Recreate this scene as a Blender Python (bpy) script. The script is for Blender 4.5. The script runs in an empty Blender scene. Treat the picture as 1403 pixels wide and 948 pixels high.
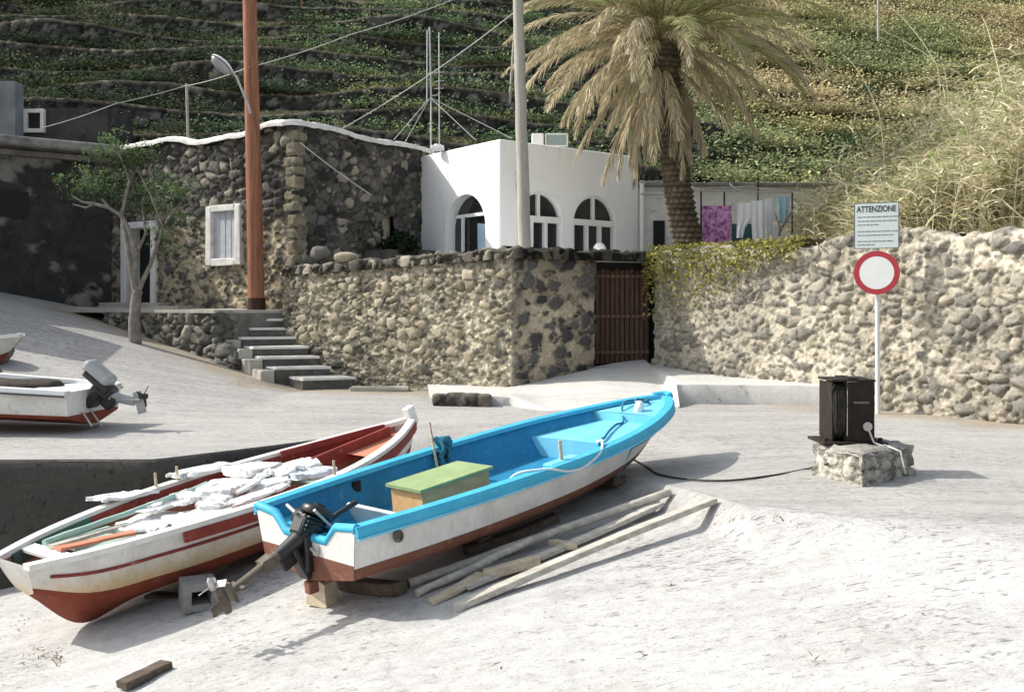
import bpy, bmesh, math, random
import numpy as np
from mathutils import Vector, Matrix
random.seed(7); rng = np.random.default_rng(11)
sc = bpy.context.scene
COL = sc.collection
F = 1364.0; HZ = 420.0; CX = 702.0; EYE = 1.42
SUN = Vector((1.0, -0.18, -0.90)).normalized()

# ------------------------------------------------------------------ helpers
def P(px, py, d):                      # a point of the place from its bearing and its distance
    return Vector(((px - CX) / F * d, d, EYE + (HZ - py) / F * d))
def smooth(a, b, x):
    t = np.clip((x - a) / (b - a), 0, 1); return t * t * (3 - 2 * t)

def hash3(ix, iy, iz, seed):
    h = (ix.astype(np.int64) * 73856093) ^ (iy.astype(np.int64) * 19349663) ^ (iz.astype(np.int64) * 83492791) ^ (seed * 2654435761)
    h = h & 0xFFFFFFFF
    h = ((h ^ (h >> 16)) * 0x45d9f3b) & 0xFFFFFFFF
    h = ((h ^ (h >> 16)) * 0x45d9f3b) & 0xFFFFFFFF
    return h ^ (h >> 16)
def r01(h, k):
    h = (h * (k * 2 + 1) * 747796405 + 2891336453 * k) & 0xFFFFFFFF
    h = ((h ^ (h >> 15)) * 0x2c1b3c6d) & 0xFFFFFFFF
    h = (h ^ (h >> 13))
    return (h & 0xFFFFFF) / float(0x1000000)
def vnoise(Q, seed=1):
    B = np.floor(Q).astype(np.int64); f = Q - B; f = f * f * (3 - 2 * f)
    out = 0
    for i in (0, 1):
        for j in (0, 1):
            for k in (0, 1):
                h = r01(hash3(B[:, 0] + i, B[:, 1] + j, B[:, 2] + k, seed), 3)
                w = (f[:, 0] if i else 1 - f[:, 0]) * (f[:, 1] if j else 1 - f[:, 1]) * (f[:, 2] if k else 1 - f[:, 2])
                out = out + w * h
    return out
def fbm(Q, seed=1, n=4):
    a, s, t = 1.0, 0.0, 0.0
    for i in range(n):
        s = s + a * vnoise(Q * 2 ** i + 17.3 * i, seed + i); t += a; a *= .5
    return s / t
def voronoi(Q, seed, jit=.97):
    B = np.floor(Q).astype(np.int64)
    f1 = np.full(len(Q), 9.0); f2 = np.full(len(Q), 9.0); idd = np.zeros(len(Q), np.int64)
    for i in (-1, 0, 1):
        for j in (-1, 0, 1):
            for k in (-1, 0, 1):
                c = B + np.array([i, j, k]); h = hash3(c[:, 0], c[:, 1], c[:, 2], seed)
                o = np.stack([r01(h, 1), r01(h, 2), r01(h, 3)], 1) * jit + (1 - jit) / 2
                d = np.sqrt(((c + o - Q) ** 2).sum(1))
                m = d < f1
                f2 = np.where(m, f1, np.minimum(f2, d)); idd = np.where(m, h, idd); f1 = np.where(m, d, f1)
    return f1, f2, idd

class MB:
    def __init__(s): s.v = []; s.f = []; s.m = []; s.sm = []
    def add(s, vs, fs, m=0, sm=False):
        n = len(s.v); s.v += [tuple(map(float, v)) for v in vs]
        for f in fs: s.f.append(tuple(i + n for i in f)); s.m.append(m); s.sm.append(sm)
    def box(s, c, size, ax=None, m=0, jit=0.0, bev=0.0):
        """box centre c, sizes along the axes ax (three vectors)"""
        c = Vector(c); X, Y, Z = ax if ax else (Vector((1, 0, 0)), Vector((0, 1, 0)), Vector((0, 0, 1)))
        hx, hy, hz = [q / 2 for q in size]
        if bev <= 0:
            vs = []
            for k in (-1, 1):
                for (i, j) in ((-1, -1), (1, -1), (1, 1), (-1, 1)):
                    vs.append(c + X * (i * hx + random.uniform(-jit, jit)) + Y * (j * hy + random.uniform(-jit, jit)) + Z * (k * hz + random.uniform(-jit, jit)))
            s.add(vs, [(3, 2, 1, 0), (4, 5, 6, 7), (0, 1, 5, 4), (1, 2, 6, 5), (2, 3, 7, 6), (3, 0, 4, 7)], m)
            return
        b = bmesh.new(); r = bmesh.ops.create_cube(b, size=1)
        for v in b.verts: v.co = Vector((v.co.x * size[0], v.co.y * size[1], v.co.z * size[2]))
        bmesh.ops.bevel(b, geom=list(b.edges), offset=min(bev, min(size) * .45), segments=2, affect='EDGES', profile=.5)
        b.verts.ensure_lookup_table(); b.verts.index_update()
        vs = [c + X * (v.co.x + random.uniform(-jit, jit)) + Y * (v.co.y + random.uniform(-jit, jit)) + Z * (v.co.z + random.uniform(-jit, jit)) for v in b.verts]
        s.add(vs, [[v.index for v in f.verts] for f in b.faces], m, False); b.free()
    def bar(s, a, b, w, h, up=(0, 0, 1), m=0, jit=0.0, bev=0.0, w2=None):
        a = Vector(a); b = Vector(b); X = (b - a).normalized(); U = Vector(up)
        Y = U.cross(X)
        if Y.length < 1e-4: Y = Vector((1, 0, 0)).cross(X)
        Y.normalize(); Z = X.cross(Y)
        s.box((a + b) / 2, ((b - a).length, w, h), (X, Y, Z), m, jit, bev)
    def tube(s, pts, r, n=8, m=0, cap=True, sm=True, jit=0.0, squash=1.0):
        pts = [Vector(p) for p in pts]; k = len(pts)
        rs = r if isinstance(r, (list, tuple)) else [r] * k
        vs = []; prev = None
        for i, p in enumerate(pts):
            t = (pts[min(i + 1, k - 1)] - pts[max(i - 1, 0)])
            t = t.normalized() if t.length > 1e-9 else Vector((0, 0, 1))
            if prev is None:
                a = Vector((0, 0, 1)).cross(t)
                if a.length < 1e-3: a = Vector((1, 0, 0)).cross(t)
            else: a = prev - t * prev.dot(t)
            a.normalize(); prev = a; b = t.cross(a)
            for j in range(n):
                q = 2 * math.pi * j / n; rr = rs[i] * (1 + random.uniform(-jit, jit))
                vs.append(p + a * math.cos(q) * rr + b * math.sin(q) * rr * squash)
        fs = [(i * n + j, i * n + (j + 1) % n, (i + 1) * n + (j + 1) % n, (i + 1) * n + j) for i in range(k - 1) for j in range(n)]
        s.add(vs, fs, m, sm)
        if cap:
            s.add(vs[:n], [tuple(range(n - 1, -1, -1))], m); s.add(vs[-n:], [tuple(range(n))], m)
    def disc(s, c, nrm, r0, r1, th, n=32, m=0):
        """ring (or disc when r0 = 0) of thickness th along nrm"""
        c = Vector(c); nz = Vector(nrm).normalized(); a = nz.orthogonal().normalized(); b = nz.cross(a)
        vs = []
        for (r, o) in ((r1, 0), (r1, th), (max(r0, 1e-4), th), (max(r0, 1e-4), 0)):
            for j in range(n):
                q = 2 * math.pi * j / n; vs.append(c + nz * o + a * math.cos(q) * r + b * math.sin(q) * r)
        fs = []
        for k in range(4):
            for j in range(n): fs.append((k * n + j, k * n + (j + 1) % n, ((k + 1) % 4) * n + (j + 1) % n, ((k + 1) % 4) * n + j))
        s.add(vs, fs, m)
    def lathe(s, c, axis, prof, n=20, m=0, sm=True):
        c = Vector(c); z = Vector(axis).normalized(); a = z.orthogonal().normalized(); b = z.cross(a)
        vs = [c + z * h + (a * math.cos(2 * math.pi * j / n) + b * math.sin(2 * math.pi * j / n)) * max(r, 1e-4) for (r, h) in prof for j in range(n)]
        k = len(prof)
        s.add(vs, [(i * n + j, i * n + (j + 1) % n, (i + 1) * n + (j + 1) % n, (i + 1) * n + j) for i in range(k - 1) for j in range(n)], m, sm)
    def build(s, name, mats, parent=None, local=False, loc=None):
        me = bpy.data.meshes.new(name)
        off = Vector((0, 0, 0))
        if parent is not None and not local: off = Vector(parent.location)
        if loc is not None: off = Vector(loc)
        me.from_pydata([(v[0] - off.x, v[1] - off.y, v[2] - off.z) for v in s.v], [], s.f)
        ml = mats if isinstance(mats, (list, tuple)) else [mats]
        for q in ml: me.materials.append(q)
        me.polygons.foreach_set('material_index', s.m); me.polygons.foreach_set('use_smooth', s.sm)
        me.update()
        return link(name, me, parent, off if (parent is None) else None)

def link(name, me, parent=None, off=None):
    o = bpy.data.objects.new(name, me); COL.objects.link(o)
    if parent is not None: o.parent = parent
    elif off is not None: o.location = off
    return o
def tag(o, label, cat, group=None, kind=None):
    if label: o['label'] = label
    if cat: o['category'] = cat
    if group: o['group'] = group
    if kind or cat: o['kind'] = kind or 'thing'
    return o
def thing(name, label, cat, loc=(0, 0, 0), group=None):
    o = bpy.data.objects.new(name, None); COL.objects.link(o); o.location = loc; o.empty_display_size = .1
    return tag(o, label, cat, group)
def struct(o): o['kind'] = 'structure'; return o
def setcol(me, c):
    a = me.color_attributes.new('Col', 'FLOAT_COLOR', 'POINT')
    c4 = np.ones((len(c), 4), np.float32); c4[:, :3] = c
    a.data.foreach_set('color', c4.ravel())
def npmesh(name, V, Fq, mat, col=None, parent=None, smooth_=True, off=None):
    me = bpy.data.meshes.new(name); V = np.asarray(V, np.float64); Fq = np.asarray(Fq)
    o = Vector((0, 0, 0))
    if parent is not None: o = Vector(parent.location)
    if off is not None: o = Vector(off)
    V = V - np.array(o)
    me.vertices.add(len(V)); me.vertices.foreach_set('co', V.astype(np.float32).ravel())
    k = Fq.shape[1]; me.loops.add(Fq.size); me.loops.foreach_set('vertex_index', Fq.astype(np.int32).ravel())
    me.polygons.add(len(Fq)); me.polygons.foreach_set('loop_start', np.arange(len(Fq), dtype=np.int32) * k)
    me.polygons.foreach_set('loop_total', np.full(len(Fq), k, np.int32))
    me.polygons.foreach_set('use_smooth', np.full(len(Fq), smooth_, bool))
    me.update(calc_edges=True); me.validate()
    if col is not None: setcol(me, col)
    for m in (mat if isinstance(mat, (list, tuple)) else [mat]): me.materials.append(m)
    return link(name, me, parent, None if parent is not None else o)

# ------------------------------------------------------------------ materials
def newmat(name):
    m = bpy.data.materials.new(name); m.use_nodes = True; nt = m.node_tree
    return m, nt, nt.nodes['Principled BSDF']
def nd(nt, t, **kw):
    n = nt.nodes.new(t)
    for k, v in kw.items(): setattr(n, k, v)
    return n
def noise(nt, vec, scale, detail=6, rough=.6, dist=0.0):
    n = nd(nt, 'ShaderNodeTexNoise'); n.inputs['Scale'].default_value = scale; n.inputs['Detail'].default_value = detail
    n.inputs['Roughness'].default_value = rough; n.inputs['Distortion'].default_value = dist
    nt.links.new(vec, n.inputs['Vector']); return n.outputs['Fac']
def ramp(nt, fac, stops):
    r = nd(nt, 'ShaderNodeValToRGB'); e = r.color_ramp.elements
    while len(e) < len(stops): e.new(.5)
    for i, (p, c) in enumerate(stops):
        e[i].position = p; e[i].color = (*c, 1) if not isinstance(c, (int, float)) else (c, c, c, 1)
    nt.links.new(fac, r.inputs['Fac']); return r.outputs['Color']
def mix(nt, fac, a, b, mode='MIX'):
    n = nd(nt, 'ShaderNodeMix', data_type='RGBA', blend_type=mode)
    for s, v in ((n.inputs[0], fac), (n.inputs[6], a), (n.inputs[7], b)):
        if hasattr(v, 'node'): nt.links.new(v, s)
        elif isinstance(v, (int, float)): s.default_value = v if s == n.inputs[0] else (v, v, v, 1)
        else: s.default_value = (*v, 1)
    return n.outputs[2]
def bump(nt, bsdf, h, strength=.3, dist=.02):
    b = nd(nt, 'ShaderNodeBump'); b.inputs['Strength'].default_value = strength; b.inputs['Distance'].default_value = dist
    nt.links.new(h, b.inputs['Height']); nt.links.new(b.outputs['Normal'], bsdf.inputs['Normal'])
def geo(nt): return nd(nt, 'ShaderNodeNewGeometry').outputs['Position']
def objc(nt): return nd(nt, 'ShaderNodeTexCoord').outputs['Object']

def M_attr(name, rough=.9, nscale=25, amt=.5, bs=.5, bd=.015):
    m, nt, b = newmat(name); a = nd(nt, 'ShaderNodeVertexColor', layer_name='Col').outputs['Color']
    g = geo(nt); n1 = noise(nt, g, nscale, 8, .7)
    f = ramp(nt, n1, [(.25, 1 - amt), (.75, 1 + amt * .6)])
    nt.links.new(mix(nt, 1.0, a, f, 'MULTIPLY'), b.inputs['Base Color'])
    b.inputs['Roughness'].default_value = rough; b.inputs['Specular IOR Level'].default_value = .2
    bump(nt, b, noise(nt, g, nscale * 1.6, 8, .75), bs, bd); return m
def M_leaf(name, trans=.35):
    m, nt, b = newmat(name); a = nd(nt, 'ShaderNodeVertexColor', layer_name='Col').outputs['Color']
    nt.links.new(a, b.inputs['Base Color']); b.inputs['Roughness'].default_value = .85; b.inputs['Specular IOR Level'].default_value = .08
    t = nd(nt, 'ShaderNodeBsdfTranslucent'); nt.links.new(a, t.inputs['Color'])
    x = nd(nt, 'ShaderNodeMixShader'); x.inputs[0].default_value = trans
    nt.links.new(b.outputs[0], x.inputs[1]); nt.links.new(t.outputs[0], x.inputs[2])
    nt.links.new(x.outputs[0], nt.nodes['Material Output'].inputs['Surface']); return m
def M_var(name, c, c2=None, scale=6, rough=.7, bs=.15, bd=.01, spots=None, spot_amt=.5, spot_scale=14, spec=.3, metal=0.0, stretch=None, obj=True):
    """colour varied by noise, optional dirt / rust spots"""
    m, nt, b = newmat(name); v = objc(nt) if obj else geo(nt)
    if stretch:
        mp = nd(nt, 'ShaderNodeMapping'); mp.inputs['Scale'].default_value = stretch; nt.links.new(v, mp.inputs['Vector']); v = mp.outputs['Vector']
    c2 = c2 or tuple(q * .72 for q in c)
    col = ramp(nt, noise(nt, v, scale, 8, .65), [(.32, c2), (.62, c)])
    if spots:
        s = ramp(nt, noise(nt, v, spot_scale, 9, .72, .4), [(.5 + .12 * (1 - spot_amt), 0.0), (.66 + .12 * (1 - spot_amt), 1.0)])
        col = mix(nt, s, col, spots)
    nt.links.new(col, b.inputs['Base Color']); b.inputs['Roughness'].default_value = rough
    b.inputs['Specular IOR Level'].default_value = spec; b.inputs['Metallic'].default_value = metal
    bump(nt, b, noise(nt, v, scale * 7, 8, .7), bs, bd); return m

def M_concrete(name, base, dark, streak_dir=0.0, speck=.5, patch=None, grain=.5, alt=None):
    m, nt, b = newmat(name); g = geo(nt)
    mp = nd(nt, 'ShaderNodeMapping'); mp.inputs['Rotation'].default_value = (0, 0, streak_dir); mp.inputs['Scale'].default_value = (.35, 2.2, 1)
    nt.links.new(g, mp.inputs['Vector']); sv = mp.outputs['Vector']
    n0 = noise(nt, g, .55, 6, .6, .4); n1 = noise(nt, sv, 1.6, 8, .68, .5); n2 = noise(nt, g, 9, 8, .75); n3 = noise(nt, g, 70, 4, .7)
    col = ramp(nt, n1, [(.3, dark), (.62, base)])
    if patch: col = mix(nt, ramp(nt, n0, [(.48, 0.0), (.66, .75)]), col, patch)
    if alt:
        sr = nd(nt, 'ShaderNodeSeparateColor'); nt.links.new(nd(nt, 'ShaderNodeVertexColor', layer_name='Col').outputs['Color'], sr.inputs[0]); at = sr.outputs[0]
        col2 = mix(nt, ramp(nt, n0, [(.48, 0.0), (.66, .75)]), ramp(nt, n1, [(.3, alt[1]), (.62, alt[0])]), alt[2])
        am = nd(nt, 'ShaderNodeMath', operation='MULTIPLY_ADD'); am.inputs[1].default_value = .55; nt.links.new(n2, am.inputs[0]); nt.links.new(at, am.inputs[2])
        col = mix(nt, ramp(nt, am.outputs[0], [(.62, 0.0), (.92, 1.0)]), col, col2)
        dm = nd(nt, 'ShaderNodeMath', operation='MULTIPLY_ADD'); dm.inputs[1].default_value = .6; nt.links.new(n2, dm.inputs[0]); nt.links.new(sr.outputs[1], dm.inputs[2])
        col = mix(nt, ramp(nt, dm.outputs[0], [(.55, 0.0), (1.2, .75)]), col, (.36, .30, .215))
    col = mix(nt, 1.0, col, ramp(nt, n2, [(.25, 1 - .32 * grain), (.6, 1.03)]), 'MULTIPLY')
    col = mix(nt, 1.0, col, ramp(nt, n3, [(.3, 1 - .35 * grain), (.55, 1.03)]), 'MULTIPLY')
    # flakes and little chips, denser in patches
    mp2 = nd(nt, 'ShaderNodeMapping'); mp2.inputs['Rotation'].default_value = (0, 0, streak_dir + .3); mp2.inputs['Scale'].default_value = (1.0, 2.6, 1)
    nt.links.new(g, mp2.inputs['Vector'])
    sp = noise(nt, mp2.outputs['Vector'], 13, 6, .62, .8)
    pt = noise(nt, g, .8, 4, .6)
    mm = nd(nt, 'ShaderNodeMath', operation='MULTIPLY_ADD'); mm.inputs[1].default_value = .30; nt.links.new(pt, mm.inputs[0]); nt.links.new(sp, mm.inputs[2])
    ch = ramp(nt, mm.outputs[0], [(.775 - .06 * speck, 0.0), (.86 - .06 * speck, .75)])
    col = mix(nt, ch, col, tuple(q * .42 for q in dark))
    # fine cracks
    vo = nd(nt, 'ShaderNodeTexVoronoi', feature='DISTANCE_TO_EDGE'); vo.inputs['Scale'].default_value = .33
    wv = nd(nt, 'ShaderNodeVectorMath', operation='ADD'); nz = nd(nt, 'ShaderNodeTexNoise'); nz.inputs['Scale'].default_value = 2.3; nz.inputs['Detail'].default_value = 6
    nt.links.new(g, nz.inputs['Vector']); ms = nd(nt, 'ShaderNodeVectorMath', operation='SCALE'); ms.inputs['Scale'].default_value = .8
    nt.links.new(nz.outputs['Color'], ms.inputs[0]); nt.links.new(g, wv.inputs[0]); nt.links.new(ms.outputs[0], wv.inputs[1]); nt.links.new(wv.outputs[0], vo.inputs['Vector'])
    ck = ramp(nt, vo.outputs['Distance'], [(.0, .22), (.007, 0.0)])
    col = mix(nt, ck, col, tuple(q * .5 for q in dark))
    nt.links.new(col, b.inputs['Base Color']); b.inputs['Roughness'].default_value = .92; b.inputs['Specular IOR Level'].default_value = .15
    hh = nd(nt, 'ShaderNodeMath', operation='ADD'); nt.links.new(n2, hh.inputs[0]); nt.links.new(n3, hh.inputs[1])
    bump(nt, b, hh.outputs[0], .30, .009); return m
def M_wood(name, c, c2, ax=(1, 14, 14), rough=.8):
    return M_var(name, c, c2, 3.0, rough, .4, .006, stretch=ax)

MAT = dict(
    road=M_concrete('worn_concrete', (.43, .42, .40), (.33, .32, .305), .15, .95, (.465, .455, .435), .8, ((.51, .505, .49), (.39, .385, .37), (.55, .545, .53))),
    slip_=M_concrete('slip_concrete', (.67, .665, .65), (.51, .505, .49), .75, .85, (.72, .715, .70), .8),
    apron=M_concrete('apron_concrete', (.62, .61, .58), (.50, .48, .45), .4, .2, None, .5),
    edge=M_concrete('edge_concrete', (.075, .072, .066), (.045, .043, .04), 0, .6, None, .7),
    step=M_concrete('step_concrete', (.50, .475, .42), (.40, .375, .32), .2, .3, None, .6),
    stone=M_attr('rubble', .95, 22, .45, .7, .02),
    bark=M_attr('palm_bark', .95, 30, .5, .7, .02),
    leaf=M_leaf('leaf', .3), straw=M_leaf('dry_blade', .3), frond=M_leaf('palm_leaflet', .25),
    earth=M_var('earth', (.17, .14, .08), (.06, .055, .03), 2.2, .95, .8, .05, (.10, .13, .045), .6, 5, obj=False),
    dry=M_var('dry_soil', (.28, .22, .12), (.17, .13, .07), 3, .95, .7, .04, obj=False),
    white=M_var('limewash', (.92, .92, .91), (.86, .86, .85), 1.1, .85, .3, .012, (.74, .73, .70), .35, 3, stretch=(2.5, 2.5, .5)),
    whitewash=M_var('rough_limewash', (.78, .77, .74), (.60, .59, .55), 5, .9, .6, .03, (.40, .38, .34), .4, 9, obj=False),
    gloss=M_var('white_gloss', (.84, .84, .83), (.78, .78, .77), 4, .4, .05, .004, spec=.4),
    grey_wall=M_var('grey_render', (.78, .79, .78), (.66, .67, .67), 2, .9, .3, .02, (.3, .3, .3), .3, 6),
    blue_wall=M_var('blue_grey_render', (.20, .22, .23), (.11, .125, .135), 2, .9, .3, .02),
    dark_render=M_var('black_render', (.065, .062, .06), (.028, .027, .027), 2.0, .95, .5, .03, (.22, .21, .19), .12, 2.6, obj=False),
    cornice=M_var('weathered_cornice', (.30, .29, .27), (.12, .115, .11), 3, .95, .5, .03, obj=False),
    dark=M_var('dark_void', (.012, .012, .013), (.008, .008, .009), 3, .6, .1),
    glass=M_var('dark_glass', (.03, .033, .035), (.018, .02, .022), 2, .08, .02, .002, spec=.6),
    shutter=M_var('grey_shutter', (.46, .48, .52), (.36, .38, .42), 9, .7, .2, .005, stretch=(1, 1, 1)),
    polewood=M_var('red_brown_pole', (.34, .15, .085), (.17, .07, .042), 2.6, .8, .6, .01, (.10, .045, .028), .6, 3.2, stretch=(9, 9, .55)),
    polebase=M_var('tarred_pole', (.05, .022, .015), (.03, .014, .01), 4, .8, .3),
    greypole=M_var('grey_pole', (.40, .385, .34), (.30, .285, .25), 3, .85, .3, .008, (.2, .19, .17), .3, 6, stretch=(5, 5, .8)),
    galv=M_var('galvanised', (.50, .51, .51), (.38, .39, .39), 8, .45, .1, .003, metal=.6),
    wire=M_var('cable_black', (.10, .10, .10), (.07, .07, .07), 8, .7), palewire=M_var('cable_pale', (.50, .50, .48), (.42, .42, .40), 8, .7),
    gate=M_wood('gate_wood', (.12, .07, .048), (.05, .028, .02), (14, 14, 1)),
    weathered=M_wood('weathered_wood', (.55, .52, .455), (.33, .305, .26), (2, 9, 9)),
    darkwood=M_wood('dark_wood', (.13, .10, .075), (.06, .045, .033), (2, 9, 9)),
    palewood=M_wood('pale_wood', (.58, .50, .37), (.40, .33, .23), (3, 8, 8)),
    orange=M_wood('orange_ply', (.68, .40, .19), (.52, .29, .12), (2, 6, 6)),
    green=M_var('green_paint', (.31, .41, .20), (.24, .33, .155), 5, .6, .15, .004, (.24, .30, .15), .2, 12),
    blue=M_var('sky_blue_paint', (.06, .43, .64), (.04, .35, .55), 3, .55, .2, .005, (.22, .50, .66), .45, 16, spec=.3),
    blue_in=M_var('shaded_blue_paint', (.018, .23, .42), (.012, .16, .31), 2.5, .6, .2, .005, (.12, .30, .42), .5, 12, spec=.3),  # darker copy of the boat's blue, shade of the inside put into the colour
    deck=M_var('pale_blue_deck', (.20, .58, .77), (.13, .49, .70), 3, .5, .1, .004, (.42, .68, .78), .25, 7, spec=.35),
    red=M_var('red_paint', (.26, .045, .035), (.17, .028, .024), 5, .65, .2, .004, (.42, .24, .19), .3, 12),
    antifoul=M_var('red_antifouling', (.24, .055, .030), (.15, .033, .02), 4, .8, .2, .004, (.32, .14, .09), .3, 10),
    brown=M_var('brown_antifouling', (.20, .085, .055), (.13, .052, .035), 4, .75, .2, .004, (.34, .20, .15), .35, 9),
    salmon=M_var('salmon_paint', (.58, .24, .15), (.45, .17, .10), 5, .7, .2, .004, (.62, .42, .34), .3, 12),
    aqua=M_var('aqua_paint', (.36, .52, .46), (.27, .41, .36), 4, .7, .2, .004, (.5, .58, .52), .3, 10),
    aqua_dark=M_var('dark_green_paint', (.06, .12, .10), (.04, .08, .07), 4, .7, .2),
    foam=M_var('foam', (.86, .86, .85), (.74, .74, .72), 9, .8, .6, .02, (.6, .59, .56), .15, 12),
    black=M_var('black_motor', (.012, .012, .014), (.02, .019, .018), 8, .38, .1, .003, (.05, .045, .04), .3, 14, spec=.5),
    leg=M_var('corroded_leg', (.15, .13, .10), (.075, .065, .05), 12, .75, .5, .006, (.30, .27, .21), .3, 22),
    alu=M_var('scuffed_alloy', (.55, .54, .51), (.36, .35, .33), 10, .5, .2, .004, metal=.5),
    rust=M_var('rusty_iron', (.028, .019, .015), (.012, .010, .009), 8, .8, .4, .008, (.10, .045, .022), .35, 16, spec=.3),
    steel=M_var('dark_cable', (.05, .045, .04), (.02, .02, .02), 14, .6, .3, .004),
    rope_blue=M_var('blue_rope', (.05, .22, .32), (.03, .14, .21), 30, .9, .5, .004), rope_white=M_var('white_rope', (.70, .74, .74), (.55, .6, .6), 30, .9, .5, .004),
    tread=M_var('pale_tread', (.74, .72, .67), (.60, .58, .53), 5, .9, .4, .01, obj=False),
    riser=M_var('dark_riser', (.13, .125, .115), (.07, .066, .06), 4, .95, .7, .03, (.22, .21, .19), .3, 8, obj=False),
    block=M_concrete('block_concrete', (.40, .385, .35), (.27, .255, .23), .2, .8, None, .9),
    breeze=M_var('breeze_block', (.30, .295, .28), (.21, .205, .195), 12, .95, .8, .01),
    signwhite=M_var('sign_white', (.72, .74, .73), (.66, .68, .67), 4, .45, .02, .002, spec=.4),
    signgrey=M_var('sign_grey_panel', (.58, .64, .63), (.52, .58, .57), 4, .45, .02, .002, spec=.4),
    signred=M_var('sign_red', (.40, .035, .05), (.33, .03, .04), 6, .45, .02, .002, spec=.4),
    ink=M_var('sign_ink', (.05, .06, .07), (.035, .04, .05), 6, .6), plate=M_var('sign_back', (.35, .36, .36), (.28, .29, .29), 6, .5),
    purple=None, wcloth=M_var('white_cloth', (.82, .83, .85), (.74, .75, .79), 5, .9, .2, .01), bcloth=M_var('blue_cloth', (.42, .58, .66), (.32, .48, .58), 5, .9, .2, .01),
    teal=M_var('teal_panel', (.05, .12, .14), (.03, .08, .10), 4, .6), boulder=M_var('lava_boulder', (.20, .19, .18), (.11, .105, .10), 7, .95, .8, .02),
    net=M_var('net_heap', (.09, .075, .06), (.04, .035, .03), 20, .95, .9, .02),
    motor_grey=M_var('silver_cowl', (.42, .43, .43), (.26, .27, .27), 5, .45, .05, .003, spec=.4),
    bark2=M_var('grey_bark', (.27, .24, .21), (.13, .115, .10), 9, .95, .7, .01),
)
def hullwhite(name, z0, stain):        # white topsides, rust-yellow washed in above the boot line
    m, nt, b = newmat(name); v = objc(nt)
    sx = nd(nt, 'ShaderNodeSeparateXYZ'); nt.links.new(v, sx.inputs[0])
    n = noise(nt, v, 3, 8, .65, .3)
    col = ramp(nt, n, [(.34, (.56, .54, .51)), (.6, (.74, .725, .70))])
    mp = nd(nt, 'ShaderNodeMapping'); mp.inputs['Scale'].default_value = (7, 7, 1.0); nt.links.new(v, mp.inputs['Vector'])
    n2 = noise(nt, mp.outputs['Vector'], 2.2, 7, .65)
    ad = nd(nt, 'ShaderNodeMath', operation='MULTIPLY_ADD'); ad.inputs[1].default_value = .22; nt.links.new(n2, ad.inputs[0]); nt.links.new(sx.outputs['Z'], ad.inputs[2])
    f = ramp(nt, ad.outputs[0], [(max(0, z0), .9), (min(1, z0 + .20), 0.0)])
    fm = nd(nt, 'ShaderNodeMath', operation='MULTIPLY'); nt.links.new(f, fm.inputs[0]); fm.inputs[1].default_value = stain
    col = mix(nt, fm.outputs[0], col, (.60, .40, .17))
    d = ramp(nt, noise(nt, mp.outputs['Vector'], 5, 8, .7), [(.54, 0.0), (.72, .6)])
    col = mix(nt, d, col, (.42, .35, .27))
    nt.links.new(col, b.inputs['Base Color']); b.inputs['Roughness'].default_value = .55; b.inputs['Specular IOR Level'].default_value = .3
    bump(nt, b, noise(nt, v, 14, 6, .6), .12, .01); return m
MAT['hull_blue'] = hullwhite('blue_boat_topsides', .08, .15)
MAT['hull_red'] = hullwhite('red_boat_topsides', .29, .95)
MAT['hull_white'] = hullwhite('white_boat_topsides', .1, .2)
def purple():
    m, nt, b = newmat('purple_print'); v = objc(nt)
    vo = nd(nt, 'ShaderNodeTexVoronoi'); vo.inputs['Scale'].default_value = 9; nt.links.new(v, vo.inputs['Vector'])
    col = ramp(nt, vo.outputs['Distance'], [(.15, (.62, .34, .60)), (.5, (.42, .10, .36)), (.75, (.22, .04, .20))])
    nt.links.new(mix(nt, ramp(nt, noise(nt, v, 14, 5, .6), [(.45, 0.0), (.6, .6)]), col, (.75, .55, .72)), b.inputs['Base Color']); b.inputs['Roughness'].default_value = .9
    return m
MAT['purple'] = purple()

# ------------------------------------------------------------------ the ground
BX = [-60, -3.3, -2.45, -1.5, .3, 1.0, 1.67, 2.4, 3.3, 60]; BY = [8.1, 9.15, 10.05, 11.2, 11.2, 9.0, 7.25, 6.75, 6.5, 6.2]
def edge_y(x): return np.interp(x, BX, BY)
def road_z(x, y):
    x = np.asarray(x, float); y = np.asarray(y, float); q = np.clip((y - 12) / 6, 0, 1); q = q * q * (3 - 2 * q) * .3 + q * .7
    return -.13 * np.exp(-((x - 1.0) ** 2 + (y - 9.5) ** 2) / 1.7) + q * np.where(x < -4.8, .27 + .25 * np.clip(-x - 4.8, 0, 12), .27 * np.clip(-x - 3.7, 0, 1.1) / 1.1)
def slip_z(x, y):
    x = np.asarray(x, float); y = np.asarray(y, float)
    p = -.90 + .176 * x + .062 * y
    p = -np.log1p(np.exp(-p / .06)) * .06          # soft top at the road's level
    p = np.maximum(p, -2.2)
    d = edge_y(x) - y
    w = (1 - smooth(0, .75, d)) * smooth(-1.9, -1.05, x)
    return p * (1 - w) + w * road_z(x, edge_y(x))
def gz(x, y):
    return float(slip_z(x, y)) if y < edge_y(x) else float(road_z(x, y))
def G(px, py):                                      # where the ground lies under a bearing
    d = 2.0
    while d < 40:
        p = P(px, py, d)
        if p.z <= gz(p.x, p.y): return p
        d += .01
    return P(px, py, 20)

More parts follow.
